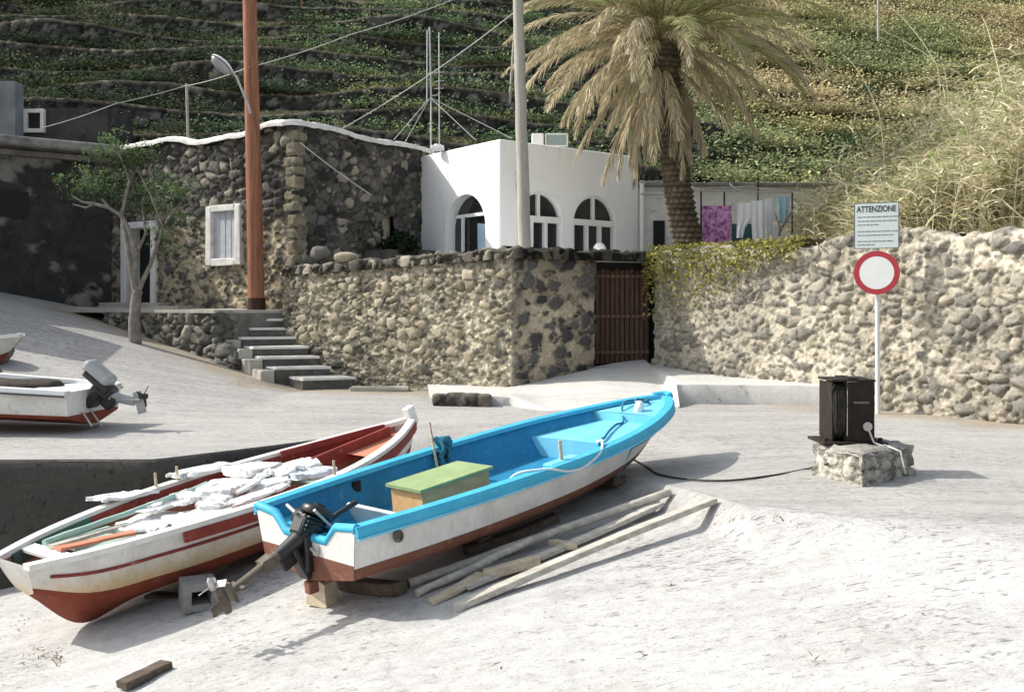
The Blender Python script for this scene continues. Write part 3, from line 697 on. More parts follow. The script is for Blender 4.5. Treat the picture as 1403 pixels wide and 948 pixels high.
def facebar(m, face, u0, z0, u1, z1, w, o, th=.05, mi=0):
    a = facept(face, u0, o, z0); b = facept(face, u1, o, z1); nv = Vector((*(WY if face == 'R' else WX), 0))
    X = (b - a).normalized(); m.box((a + b) / 2, ((b - a).length, th, w), (X, nv, X.cross(nv)), mi)
def archwin(cx, w, z0, zs, face, nm, lab):
    m = MB(); r = w / 2 - .025; o = .085
    N = 18
    for k in range(N):
        a0, a1 = math.pi * k / N, math.pi * (k + 1) / N
        facebar(m, face, cx + r * math.cos(a0), zs + r * math.sin(a0), cx + r * math.cos(a1), zs + r * math.sin(a1), .06, o, .06)
    facebar(m, face, cx - w / 2, zs + .03, cx + w / 2, zs + .03, .13, o - .02, .08)
    facebar(m, face, cx, zs + .08, cx, zs + r, .08, o, .055)
    for u in (-r, -.19, .19, r): facebar(m, face, cx + u, z0, cx + u, zs - .02, .10, o, .06)
    facebar(m, face, cx - r, z0 + .25, cx + r, z0 + .25, .08, o + .004, .05)
    f = m.build(nm, MAT['gloss'], wh)
    g = MB(); pts = arch_pts(w - .01, z0, zs); g.add([facept(face, cx + u, o + .04, z) for (u, z) in pts], [tuple(range(len(pts)))])
    s_ = g.build('pane', MAT['glass'], f); fixsub(s_, wh); return f
for q in ops[:2]: archwin(*q, 'arched_window', None)
cx, w_, z0, zs, face = ops[2]; m = MB(); o_ = .19
for u in (-w_ / 2 + .03, .12 + .22): facebar(m, face, cx + u, z0, cx + u, zs + (.0 if u < 0 else .28), .06, o_, .05)
facebar(m, face, cx - .62, zs + .30, cx + .55, zs + .30, .07, o_ - .003, .05); facebar(m, face, cx - w_ / 2 + .01, z0, cx - w_ / 2 + .01, zs, .05, o_, .05)
f = m.build('arched_door', MAT['gloss'], wh)
pts = arch_pts(w_ - .01, z0, zs); g = MB(); g.add([facept(face, cx + u, o_ + .06, z) for (u, z) in pts], [tuple(range(len(pts)))]); s_ = g.build('pane', MAT['glass'], f); fixsub(s_, wh)
g = MB(); vs = []
for k in range(13):
    u = cx - .62 + .48 * k / 12; oo = o_ + .035 + .012 * math.sin(k * 2.1)
    vs += [facept(face, u, oo, zs + .02 + .1 * math.sin(k / 12 * 1.5)), facept(face, u - .05 * math.sin(k / 12 * 3), oo, z0 + .3)]
g.add(vs, [(2 * k, 2 * k + 1, 2 * k + 3, 2 * k + 2) for k in range(12)], 0, True); s_ = g.build('curtain', MAT['bcloth'], f); fixsub(s_, wh)
# rooftop gear, wall lamp, corner drain
rb = P(737, 192, 22.1); m = MB(); m.box(rb + Vector((0, 0, -.03)), (.26, .35, .30), None, 0, 0, .02)
t_ = thing('roof_box', 'small white box with a framed mesh panel on the white house roof', 'roof unit', (rb.x, rb.y, 4.79)); m.build('box', MAT['gloss'], t_)
m = MB(); c = P(763, 192, 22.1)
for (dx, dz, sx, sz) in ((-.24, 0, .03, .26), (.24, 0, .03, .26), (0, .13, .5, .03), (0, -.13, .5, .03)): m.box(c + Vector((dx, 0, dz)), (sx, .03, sz))
m.build('frame', MAT['gloss'], t_); m = MB(); m.box(c + Vector((0, .01, 0)), (.46, .01, .24)); m.build('mesh_panel', M_var('grey_mesh', (.35, .42, .40), (.25, .31, .3), 60, .6), t_)
m = MB(); b_ = facept('R', .42, -.0, 3.88)
m.tube([b_, b_ + Vector((.05, -.10, .05)), b_ + Vector((.10, -.16, .2)), b_ + Vector((.04, -.14, .3)), b_ + Vector((-.02, -.12, .22))], .012, 6)
m.tube([b_ + Vector((0, 0, -.1)), b_ + Vector((.02, -.05, .08)), b_ + Vector((.12, -.12, .1)), b_ + Vector((.18, -.12, .25))], .01, 6)
o = m.build('wall_bracket', MAT['palewire'], loc=b_); tag(o, 'thin curled metal bracket on the white wall beside the grey pole', 'bracket')
m = MB(); b_ = P(600, 203, 21.6); m.box(b_, (.28, .2, .10), None, 0, .004, .02); m.tube([b_ + Vector((0, 0, .0)), b_ + Vector((0, 0, .08))], .08, 10)
o = m.build('roof_vent', MAT['gloss'], loc=b_); tag(o, 'low white vent cap on the roof corner beside the aerial', 'vent')
b_ = P(1083 * 0 + 822, 340, 19.9); m = MB(); m.lathe(b_, (0, 0, 1), [(.0, -.25), (.13, -.25), (.14, -.1), (.12, .03), (.06, .1), (0, .11)], 16)
o = m.build('white_pot', MAT['gloss'], loc=b_); tag(o, 'rounded white pot standing before the right arched window', 'pot')

# terrace paving and garden soil behind the right wall
m = MB(); m.add([(-4.3, 19.0, 2.12), (0.0, 16.3, 2.2), (2.5, 17.6, 2.2), (3.2, 23, 2.2), (-4, 25, 2.2)], [(0, 1, 2, 3, 4)])
struct(m.build('terrace_pavement', MAT['white']))
def hill_y(x, u): return (u + .10 * x + .18 * np.maximum(0, x + 3)) / .97
U0 = 25.3
def garden_z(x, y):
    yw = 17.55 - (x - 2.4) * 1.44 + .2; s = np.clip((y - yw) / (hill_y(x, U0) - yw), 0, 1); return 2.24 + 2.4 * s ** 3
R = []
for x in np.linspace(2.75, 34, 120):
    y0 = max(17.75 - (x - 2.4) * 1.44 + .2, -6.0); y1 = float(hill_y(x, U0)) + .3
    yy = np.linspace(y0, y1, 50); R.append(np.stack([np.full(50, x), yy, garden_z(x, yy)], 1))
R = np.array(R); I = np.arange(R.shape[0] * 50).reshape(-1, 50); V = R.reshape(-1, 3); V[:, 2] += .12 * (fbm(V * 1.5, 2, 4) - .5)
struct(npmesh('garden_ground', V, np.stack([I[:-1, :-1], I[1:, :-1], I[1:, 1:], I[:-1, 1:]], -1).reshape(-1, 4), MAT['dry']))

# ------------------------------------------------------------------ terraced hill
NT = 19; TD = 1.15; WHT = .66; TR_ = .17
def wob(x, k): return .35 * np.sin(x * .35 + k * 1.7) + .18 * np.sin(x * .9 + k * 2.9)
def terr_u(x, k): return U0 + TD * k + wob(x, k) * min(1, .35 + k * .2)
def wall_h(x, k): return WHT * (1 - .9 * smooth(5.5, 9.5, x)) * (.9 + .25 * np.sin(x * .7 + k * 5.1))
def base_z(k): return 4.62 + k * (WHT + TR_)
hx = np.linspace(-48, 52, 320); R = []
for x in hx:
    row = [(x, float(hill_y(x, U0)) - .9, 1.9)]
    for k in range(NT):
        y = float(hill_y(x, terr_u(x, k))); h = float(wall_h(x, k)); zb = base_z(k)
        y2 = float(hill_y(x, terr_u(x, k + 1)))
        row += [(x, y + .06, zb), (x, y + .20, zb + h - .02), (x, y + .45, zb + h + .05), (x, y * .45 + y2 * .55, zb + h + .10), (x, y2 - .05, base_z(k + 1) - .0)]
    row += [(x, row[-1][1] + 40, row[-1][2] + 26)]
    R.append(row)
R = np.array(R); a, b, _ = R.shape; V = R.reshape(-1, 3); V[:, 2] += .16 * (fbm(V * 1.1, 6, 4) - .5); I = np.arange(a * b).reshape(a, b)
struct(npmesh('hillside', V, np.stack([I[:-1, :-1], I[1:, :-1], I[1:, 1:], I[:-1, 1:]], -1).reshape(-1, 4), MAT['earth']))
st_hill = style_masonry((.34, .34, .2), .10, .9, (.022, .022, .022), (.085, .082, .075), (.04, .038, .033), 81, .2, (.17, .165, .15), .05, .5)
ORD = ['lowest', 'second', 'third', 'fourth', 'fifth', 'sixth', 'seventh', 'eighth', 'ninth', 'tenth', 'eleventh', 'twelfth', 'thirteenth']
for k in range(13):
    xx = np.linspace(-22 - k * .8, 11 + k * .4, 420); nz_ = 9
    V = []
    for x in xx:
        y = float(hill_y(x, terr_u(x, k))); h = float(wall_h(x, k))
        for j in range(nz_): V.append((x, y + .1 * j / (nz_ - 1), base_z(k) - .15 + (h + .22) * j / (nz_ - 1)))
        V.append((x, y + .38, base_z(k) + h + .06))
    V = np.array(V); dsp, col = st_hill(V); V[:, 1] -= dsp; V[:, 2] += .10 * (fbm(V * np.array([1.3, 1.3, 0]) + k, 7, 3) - .5)
    top = np.tile(np.r_[np.zeros(nz_ - 1), .55, 1.0], len(xx)); 
    col = col * (1 - top[:, None]) + np.array([.36, .33, .24]) * top[:, None] * (.3 + 1.0 * fbm(V * 2.3, 4, 3)[:, None])
    I = np.arange(len(V)).reshape(len(xx), nz_ + 1)
    o = npmesh('terrace_wall', V, np.stack([I[:-1, :-1], I[1:, :-1], I[1:, 1:], I[:-1, 1:]], -1).reshape(-1, 4), MAT['stone'], col, None, True, (0, float(V[:, 1].mean()), base_z(k)))
    tag(o, 'black dry-stone terrace wall across the hill, %s row counted up from the houses' % ORD[k], 'wall', 'terrace walls on the hillside')

# ------------------------------------------------------------------ foliage
def leaves(name, C, size, col, asp=.5, up=.3, parent=None, mat=None, off=None, flat=1.0):
    n = len(C); d = rng.normal(size=(n, 3)) * np.array([1, 1, flat]); d /= np.linalg.norm(d, axis=1, keepdims=True)
    nn = rng.normal(size=(n, 3)) + np.array([0, 0, up]); s = np.cross(d, nn) if flat == 1.0 else np.cross(d, np.array([0, -.45, 1.0]) + .45 * rng.normal(size=(n, 3))); s /= np.linalg.norm(s, axis=1, keepdims=True) + 1e-9
    size = np.broadcast_to(size, (n,))[:, None]
    V = np.stack([C - d * size * .5, C + s * size * asp * .5, C + d * size * .5, C - s * size * asp * .5], 1).reshape(-1, 3)
    return npmesh(name, V, np.arange(4 * n).reshape(n, 4), mat or MAT['leaf'], np.repeat(np.clip(col, .004, 1), 4, 0), parent, False, off)
def blades(name, B, D, L, w, col, bend=.4, seg=4, parent=None, mat=None, off=None, kind='stuff'):
    """strips rooted at B, heading D, length L, drooping by bend"""
    n = len(B); D = D / np.linalg.norm(D, axis=1, keepdims=True)
    side_ = np.cross(D, np.array([0, 0, 1.0])) + rng.normal(size=(n, 3)) * .3; side_ /= np.linalg.norm(side_, axis=1, keepdims=True) + 1e-9
    V = np.zeros((n, seg + 1, 2, 3)); L = np.broadcast_to(L, (n,)); w = np.broadcast_to(w, (n,)); bend = np.broadcast_to(bend, (n,))
    hz = D * np.array([1, 1, 0]); hz = hz / (np.linalg.norm(hz, axis=1, keepdims=True) + 1e-6)
    for k in range(seg + 1):
        t = k / seg; c = B + D * (L * t)[:, None] + hz * (L * bend * t * t * .5)[:, None] - np.array([0, 0, 1]) * (L * bend * t ** 2.2 * .75)[:, None]
        ww = (w * (1 - t) ** .6 * (.5 + .5 * min(1, t * 6 + .4)))[:, None] + .0008
        V[:, k, 0] = c - side_ * ww; V[:, k, 1] = c + side_ * ww
    I = np.arange(n * (seg + 1) * 2).reshape(n, seg + 1, 2)
    Fq = np.stack([I[:, :-1, 0], I[:, :-1, 1], I[:, 1:, 1], I[:, 1:, 0]], -1).reshape(-1, 4)
    return npmesh(name, V.reshape(-1, 3), Fq, mat or MAT['straw'], np.repeat(np.clip(col, .004, 1), (seg + 1) * 2, 0), parent, False, off)
def tread(k, x, f):
    y = hill_y(x, terr_u(x, k)); y2 = hill_y(x, terr_u(x, k + 1)); return y + (y2 - y) * f, base_z(k) + wall_h(x, k) + .06 + .15 * f
Cs, Sz, Cl = [], [], []
gB, gD, gL, gC = [], [], [], []
for k in range(-1, NT - 1):
    n = 300 if k >= 0 else 175
    x = rng.uniform(-24 - k * .6, 26 + k * .8, n); f = rng.uniform(.12, .95, n)
    if k < 0: y = hill_y(x, U0) - rng.uniform(.1, 1.6, n); z = np.where(x > 7, 4.3, 4.5)
    else: y, z = tread(k, x, f)
    for i in range(n):
        patch = math.sin(x[i] * .55 + k * 1.3) + math.sin(x[i] * .21 - k * .7)
        if k < 0 and (x[i] < 7): continue
        dry = smooth(5.0, 9.5, x[i] + 2.0 * math.sin(k * 2.2 + x[i] * .3)); 
        dens = .75 + .35 * patch
        if random.random() > np.clip(dens, .3, 1): continue
        r = random.uniform(.14, .42) * (1.2 if dry > .5 else 1); m_ = int(random.uniform(90, 170) * (r / .3) ** 1.5)
        q = rng.normal(size=(m_, 3)) * np.array([r * 1.1, r * .8, r * .55]); q[:, 2] = np.abs(q[:, 2]) 
        Cs.append(q + np.array([x[i], y[i], z[i] + .02])); Sz.append(rng.uniform(.045, .115, m_))
        t = random.random(); br = .35 + .75 * random.random()
        if dry > random.random() * .9 + .08:
            sel = fbm(np.array([[x[i] * .22, k * .4, 3.0]]), 71, 2)[0] + random.uniform(-.05, .05); base = np.array((.31, .27, .16) if sel > .59 else (.28, .265, .125) if sel > .44 else (.19, .215, .105)) * 1.6
        else: base = np.array([(.105, .16, .075), (.08, .13, .065), (.16, .19, .085), (.07, .10, .06)][int(t * 4)]) * 1.9
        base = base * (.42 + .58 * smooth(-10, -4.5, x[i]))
        hgt = np.clip(q[:, 2:3] / (r * .8), 0, 1.2)
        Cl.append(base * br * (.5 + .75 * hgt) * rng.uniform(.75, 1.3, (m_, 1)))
    # brush over the right slope, walls and all
    nb_ = 330 if k >= 0 else 90; xb = rng.uniform(5.5, 27 + k * .8, nb_); fb = rng.uniform(-.35, 1.0, nb_)
    for i in range(nb_):
        if random.random() > smooth(4.5, 10, xb[i] + 1.5 * math.sin(k * 2.2 + xb[i] * .4)) + .1: continue
        if k >= 0: yb, zb_ = tread(k, xb[i], fb[i]); zb_ = base_z(k) + wall_h(xb[i], k) * np.clip((fb[i] + .35) * 2.5, 0, 1)
        else: yb = float(hill_y(xb[i], U0)) - random.uniform(0, 1.5); zb_ = 4.2
        r = random.uniform(.25, .75); m_ = int(random.uniform(80, 150) * (r / .38)); q = rng.normal(size=(m_, 3)) * np.array([r, r * .8, r * .5]); q[:, 2] = np.abs(q[:, 2]); Cs.append(q + np.array([xb[i], float(yb) - .1, float(zb_)])); Sz.append(rng.uniform(.05, .13, m_))
        sel = fbm(np.array([[xb[i] * .22, (k + fb[i] * .5) * .4, 3.0]]), 71, 2)[0] + random.uniform(-.06, .06); base = np.array((.33, .285, .17) if sel > .59 else (.30, .285, .14) if sel > .44 else (.19, .215, .11)) * 1.55
        Cl.append(base * random.uniform(.6, 1.2) * (.55 + .6 * np.clip(q[:, 2:3] / (r * .6), 0, 1)) * rng.uniform(.8, 1.25, (m_, 1)) * 1.2)
    # dry grass along the wall tops
    m_ = 1700; xg = rng.uniform(-23, 24, m_); fg = np.abs(rng.normal(size=m_)) * .16 + .06
    keepg = (np.sin(xg * 1.3 + k * 2) + np.sin(xg * .47 + k) + rng.normal(size=m_) * .5) > .1
    xg = xg[keepg]; fg = fg[keepg]; kk = max(k, 0); yg, zg = tread(kk, xg, fg)
    gB.append(np.stack([xg, yg, zg - .03], 1)); gD.append(rng.normal(size=(len(xg), 3)) * .5 + np.array([0, -.25, .8])); gL.append(rng.uniform(.15, .42, len(xg)))
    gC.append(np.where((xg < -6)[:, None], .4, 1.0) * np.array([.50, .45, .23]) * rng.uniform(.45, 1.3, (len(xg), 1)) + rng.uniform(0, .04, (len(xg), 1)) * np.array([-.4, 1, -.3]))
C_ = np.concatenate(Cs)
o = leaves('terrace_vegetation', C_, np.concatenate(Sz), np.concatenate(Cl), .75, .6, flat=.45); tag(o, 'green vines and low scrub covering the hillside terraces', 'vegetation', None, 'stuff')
o = blades('hill_grass', np.concatenate(gB), np.concatenate(gD), np.concatenate(gL), .012, np.concatenate(gC), .5, 3); tag(o, 'yellow dry grass along the terrace edges of the hill', 'grass', None, 'stuff')

def shrub(c, r, h, col, label, n=700, name='shrub', ls=(.07, .15), group=None, cat='shrub'):
    rt = thing(name, label, cat, c, group)
    q = rng.normal(size=(n, 3)); q /= np.linalg.norm(q, axis=1, keepdims=True); q *= (rng.uniform(.25, 1, (n, 1)) ** .5)
    lump = 1 + .35 * (fbm(q * 2.4 + np.array(c), 5, 3)[:, None] - .5) * 2
    q = q * lump * np.array([r, r, h / 2]) + np.array([0, 0, h * .5]); q[:, 2] = np.maximum(q[:, 2], .03)
    shade = np.clip(.45 + .8 * q[:, 2:3] / h, .3, 1.3) * rng.uniform(.6, 1.4, (n, 1))
    leaves('foliage', q + np.array(c), rng.uniform(*ls, n), np.array(col) * shade, .6, .5, rt)
    m = MB()
    for k in range(3): m = MB(); m.tube([Vector(c), Vector(c) + Vector((random.uniform(-.3, .3) * r, random.uniform(-.3, .3) * r, h * .55))], [.03, .012], 5); m.build('stem', MAT['bark2'], rt)
    return rt
def on_hill(px, k, f=.5):
    x = 0.0
    for _ in range(12):
        y, z = tread(k, np.array(x), f); x = (px - CX) / F * float(y)
    return (x, float(y), float(z) - .05)
SH = [(1100, 6, .5, .55, 'rounded dark green shrub above the palm crown, highest on the hill'), (1180, 4, .4, .8, 'broad dark bush on the brown slope, left of the pale wire'),
      (1215, 5, .4, .75, 'dark green shrub high on the brown slope towards the top edge'), (1275, 5, .5, .8, 'grey-green bush near the top right of the brown slope'),
      (1310, 6, .6, .8, 'dark bush highest at the right end of the slope'), (1265, 2, .5, .9, 'large dark shrub on the slope above the warning sign'),
      (1155, 1, .5, .9, 'dark green bush just above the reeds right of the palm'), (1210, 1, .6, .8, 'olive shrub behind the reed tops above the warning sign'), (1360, 3, .5, .9, 'wide olive bush at the right edge of the slope')]
for (px, k, f, r, lab) in SH:
    c = on_hill(px, k, f); col = (.045, .085, .04) if 'dark' in lab else (.10, .13, .055)
    shrub(c, r * 1.15, r * 1.6, col, lab, 800)
shrub((-2.35, 20.9, 2.25), .42, .75, (.018, .030, .016), 'dark leafy bush in the corner between the stone house and the arched door', 700)

# dry reeds and grass behind the right wall
n = 5200; px = rng.uniform(1085, 1560, n); d = rng.uniform(11.5, 21.5, n); x = (px - CX) / F * d; y = d
yw = 17.35 - (x - 2.45) * 1.44 + .75
kp = (y > yw) & (garden_z(x, y) < 4.2) & (x > 5.1 - .12 * (y - 13)); x, y = x[kp], y[kp]; n = len(x)
B = np.stack([x, y, garden_z(x, y) - .05], 1); hgt = rng.uniform(.35, 1.0, n) * (.75 + .5 * smooth(6, 9.5, x))
D = rng.normal(size=(n, 3)) * np.array([.38, .38, .1]) + np.array([-.1, 0, 1]); t = rng.random((n, 1))
col = np.array([.66, .56, .37]) * (1 - t) + np.array([.52, .49, .29]) * t; col = col * rng.uniform(.5, 1.2, (n, 1))
B2 = np.repeat(B, 4, 0) + rng.normal(size=(4 * n, 3)) * np.array([.07, .07, .0]); D2 = np.repeat(D, 4, 0) + rng.normal(size=(4 * n, 3)) * .25
o = blades('dry_grass', B2, D2, np.repeat(hgt, 4) * rng.uniform(.5, 1, 4 * n), .008, np.repeat(col, 4, 0), .38, 4); tag(o, 'tall straw-coloured dry grass growing behind the right wall', 'grass', None, 'stuff')
n = 7500; px = 1085 + 515 * rng.uniform(0, 1, n) ** .8; d = rng.uniform(13.0, 21.5, n); x = (px - CX) / F * d; yw = 17.35 - (x - 2.45) * 1.44 + .9
clump = np.sin(x * 2.1) + np.sin(d * 1.7 + 1) + rng.normal(size=n) * .6
kp = (d > yw) & (garden_z(x, d) < 4.0) & (clump > -.9) & (x > 5.35); x, d = x[kp], d[kp]; n = len(x)
B = np.stack([x, d, garden_z(x, d) - .05], 1); H = rng.uniform(.9, 2.2, n) * (.62 + 1.0 * smooth(5.8, 8.6, x)); D = rng.normal(size=(n, 3)) * np.array([.14, .14, 0]) + np.array([0, 0, 1])
st = [B, D, H, np.array([.70, .65, .47]) * rng.uniform(.5, 1.1, (n, 1))]
LB, LD, LL, LC = [], [], [], []
Dn = D / np.linalg.norm(D, axis=1, keepdims=True)
for j in range(8):
    f = .25 + .75 * (j + rng.random(n)) / 8; LB.append(B + Dn * (H * f)[:, None]); aa = rng.uniform(0, 6.28, n)
    LD.append(np.stack([np.cos(aa), np.sin(aa), rng.uniform(.3, 1.3, n)], 1)); LL.append(rng.uniform(.22, .5, n))
    g_ = rng.random((n, 1)) < (.26 if j > 2 else .10); LC.append(np.where(g_, np.array([[.28, .34, .13]]), np.array([[.70, .64, .45]])) * rng.uniform(.55, 1.25, (n, 1)))
BB = np.concatenate([B] + LB); DD = np.concatenate([D] + LD); LLn = np.concatenate([H] + LL); CC = np.concatenate([st[3]] + LC)
o = blades('reeds', BB, DD, LLn, np.r_[np.full(n, .010), np.full(len(BB) - n, .016)], CC, np.r_[np.full(n, .10), np.full(len(BB) - n, .55)], 4)
tag(o, 'thicket of dry yellow and green reeds on the bank behind the right wall', 'reeds', None, 'stuff')
canes = [((1205, 0), (1285, 90), 21, 'long pale bent cane high above the reeds, upper of two crossing ones'), ((1170, 30), (1295, 95), 21, 'long pale bent cane above the reeds, lower of two crossing ones'), ((1155, 75), (1205, 155), 18, 'thin pale cane leaning among the reed tops right of the palm'),
         ((1180, 255), (1290, 300), 15.0, 'fallen pale cane lying over the grass behind the warning sign'), ((1330, 130), (1403, 150), 15, 'bare straw cane leaning out at the right edge, upper one'), ((1290, 250), (1403, 300), 13.3, 'long straw cane leaning over the wall top at the right edge'), ((1345, 20), (1378, 140), 16, 'tall upright bare cane near the right edge')]
for (a, b, d, lab) in canes:
    A = P(*a, d); B_ = P(*b, d - .6); mid = (A + B_) / 2 + Vector((0, 0, .12 + .06 * random.random())); m = MB(); g0 = B_ + Vector((.25, .1, -1.0))
    m.tube([A, (A + mid) / 2 + Vector((0, 0, .05)), mid, (mid + B_) / 2 + Vector((0, 0, .05)), B_, (B_ + g0) / 2 + Vector((-.05, 0, .1)), Vector((g0.x, g0.y, min(g0.z, float(garden_z(g0.x, g0.y)))))], [.004, .007, .009, .011, .012, .012, .013], 5)
    o = m.build('dry_cane', M_var('cane', (.60, .53, .36), (.48, .42, .27), 6, .7), loc=Vector((g0.x, g0.y, min(g0.z, float(garden_z(g0.x, g0.y)))))); tag(o, lab, 'cane', 'bare canes among the reeds')

# creeper over the wall end next to the gate
n = 3400; t = 3.3 * rng.uniform(0, 1, n) ** 1.35 - .08; drop = np.abs(rng.normal(size=n)) * (.34 * (1 - .85 * smooth(.9, 3.0, t)) + .05 + .13 * np.sin(t * 7) ** 2 * (t < 2.4))
front = rng.random(n) < .62; o_ = np.where(front, -.07 - rng.random(n) * .10, rng.uniform(-.05, .55, n)); z = np.where(front, 2.34 - drop, 2.34 + rng.random(n) * .14)
q = WA + t[:, None] * WD + o_[:, None] * np.array([.8216, .57]); C_ = np.stack([q[:, 0], q[:, 1], z], 1)
rt = thing('creeper', 'yellow-green creeper spilling over the wall top to the right of the gate', 'creeper', (*along(1.2), 2.3))
leaves('foliage', C_, rng.uniform(.035, .08, n), np.array([.30, .30, .095]) * rng.uniform(.4, 1.3, (n, 1)) + np.array([.05, .02, .0]) * rng.random((n, 1)), .7, .3, rt)
m = MB()
for k in range(9):
    a = along(.2 + k * .4, .1); b_ = along(.2 + k * .4 + random.uniform(-.2, .2), -.08); m = MB(); m.tube([(*a, 2.36), (*b_, 2.30), (*b_, 2.30 - .45 * random.random())], [.012, .01, .005], 5); m.build('stem', MAT['bark2'], rt)

# ------------------------------------------------------------------ date palm
palm = thing('palm_tree', 'tall date palm with drooping straw-coloured fronds beside the white house', 'palm tree', P(945, 347, 19.3))
pb, pm, pt_ = P(947, 352, 19.3), P(925, 230, 19.4), P(905, 62, 19.5)
nn_, mm_ = 120, 40; V = []
for i in range(nn_):
    t = i / (nn_ - 1); c = pb * (1 - t) ** 2 + (pm * 2 - (pb + pt_) / 2) * 2 * t * (1 - t) + pt_ * t * t; r = .255 - .03 * t + .14 * max(0, t - .72) / .28 + (.06 * (1 - t / .08) if t < .08 else 0)
    for j in range(mm_): a = 2 * math.pi * j / mm_; V.append((c.x + r * math.cos(a), c.y + r * math.sin(a), c.z))
V = np.array(V); I = np.arange(nn_ * mm_).reshape(nn_, mm_); J = np.roll(I, -1, 1)
ang = np.tile(np.arange(mm_) / mm_ * 13, nn_); zz = V[:, 2] / .11
row = np.floor(zz); fr_ = zz - row; an = ang + .5 * (row % 2); af = an - np.floor(an)
sc_ = (1 - np.abs(af - .5) * 2) ** .5 * (1 - fr_)
hd = np.stack([np.cos(2 * np.pi * np.tile(np.arange(mm_), nn_) / mm_), np.sin(2 * np.pi * np.tile(np.arange(mm_), nn_) / mm_), np.full(nn_ * mm_, .25)], 1)
V += hd * (.075 * sc_ + .03 * (fbm(V * 9, 3, 3) - .5))[:, None]
col = np.array([.15, .12, .085]) * (.35 + .9 * sc_[:, None]) * (.6 + .8 * fbm(V * 6, 8, 3)[:, None])
npmesh('trunk', V, np.stack([I[:-1], J[:-1], J[1:], I[1:]], -1).reshape(-1, 4), MAT['bark'], col, palm, False)
def frond(az, el, L, droop, dead, dense=92):
    c0 = pt_ + Vector((math.cos(az) * .16, math.sin(az) * .16, .15 * math.sin(el) - (.25 if dead > .7 else 0)))
    S = 16; pts = []; p = np.array(c0); ds = L / S
    for i in range(S + 1):
        pts.append(p.copy()); t = i / S; e = el - droop * (t ** 1.15); p = p + ds * np.array([math.cos(az) * math.cos(e), math.sin(az) * math.cos(e), math.sin(e)])
    pts = np.array(pts); m = MB(); rr = [max(.004, .026 * (1 - i / S)) for i in range(S + 1)]
    basec = np.array([.58, .51, .35]) if dead > .45 else np.array([.42, .42, .22])
    ts = np.linspace(.10, .995, dense); V = []; Cc = []
    for s_ in (-1, 1):
        for t in ts:
            t = min(.999, max(.05, t + random.uniform(-.006, .006))); i = int(t * S); f = t * S - i; q = pts[i] * (1 - f) + pts[min(i + 1, S)] * f
            T = pts[min(i + 1, S)] - pts[i]; T /= np.linalg.norm(T); sd = np.cross(T, [0, 0, 1.0]); nl = np.linalg.norm(sd)
            sd = sd / nl if nl > .12 else np.array([-math.sin(az), math.cos(az), 0])
            upv = np.cross(sd, T); fold = random.uniform(-.9, .9) if dead > .5 else random.uniform(.1, .6)
            pl_ = dead > .5; dv = T * random.uniform(.75, 1.15) + s_ * sd * (random.uniform(.15, .55) if pl_ else random.uniform(.5, .95)) + upv * fold * (.3 if pl_ else .5); dv /= np.linalg.norm(dv)
            l = (.36 if pl_ else .46) * (math.sin(math.pi * min(1, .12 + t * .86)) ** .55) * random.uniform(.75, 1.12); dd = np.array([0, 0, -1.0]) * l * (.42 if dead > .5 else .22)
            w = np.cross(dv, upv) * .011 if random.random() < .5 else upv * .009 + sd * .004
            a = q; b_ = q + dv * l * .55 + dd * .25; c_ = q + dv * l + dd
            n0 = len(V); V += [a - w * .6, a + w * .6, b_ + w, b_ - w, c_ + w * .15, c_ - w * .15]
            tint = random.uniform(.55, 1.3); cc = basec * tint
            if dead < .45: cc = cc * (1 - .3 * t) + np.array([.06, .08, .02]) * random.random()
            if dead > .7: cc = cc * .8 + np.array([.09, .075, .06])
            Cc += [cc] * 6
    nl = len(V) // 6; k = np.arange(nl)[:, None] * 6
    Fq = np.concatenate([k + np.array([[0, 1, 2, 3]]), k + np.array([[3, 2, 4, 5]])]); V = np.array(V)
    # rachis strip, two crossed ribbons
    n0 = len(V); R = []
    for i in range(S + 1):
        T = pts[min(i + 1, S)] - pts[max(i - 1, 0)]; sd = np.cross(T, [0, 0, 1.0]); sd /= np.linalg.norm(sd) + 1e-6; u = np.cross(sd, T); u /= np.linalg.norm(u) + 1e-6
        R += [pts[i] - sd * rr[i], pts[i] + u * rr[i], pts[i] + sd * rr[i], pts[i] - u * rr[i]]
    R = np.array(R); I = n0 + np.arange((S + 1) * 4).reshape(-1, 4); J = np.roll(I, -1, 1)
    Fq = np.concatenate([Fq, np.stack([I[:-1], J[:-1], J[1:], I[1:]], -1).reshape(-1, 4)]); V = np.concatenate([V, R])
    Cc = np.array(Cc + [np.array([.50, .40, .22]) * (.9 if dead > .5 else .75)] * len(R))
    npmesh('frond', V, Fq, MAT['frond'], Cc, palm, False)
NF = 98 + 22
for i in range(NF):
    t = i / NF; az = i * 2.39996 + random.uniform(-.15, .15)
    if t < .24: frond(az, random.uniform(.7, 1.35), random.uniform(2.2, 2.9), random.uniform(.6, 1.2), .2)
    elif t < .66: frond(az, random.uniform(.15, .8), random.uniform(2.8, 3.5), random.uniform(.95, 1.6), .2 + .5 * random.random())
    elif t < .82: frond(az, random.uniform(-.25, .2), random.uniform(2.3, 2.9), random.uniform(.9, 1.35), .6)
    else: frond(az, random.uniform(-1.3, -.5), random.uniform(1.6, 2.6), random.uniform(.25, .6), .9, 80)

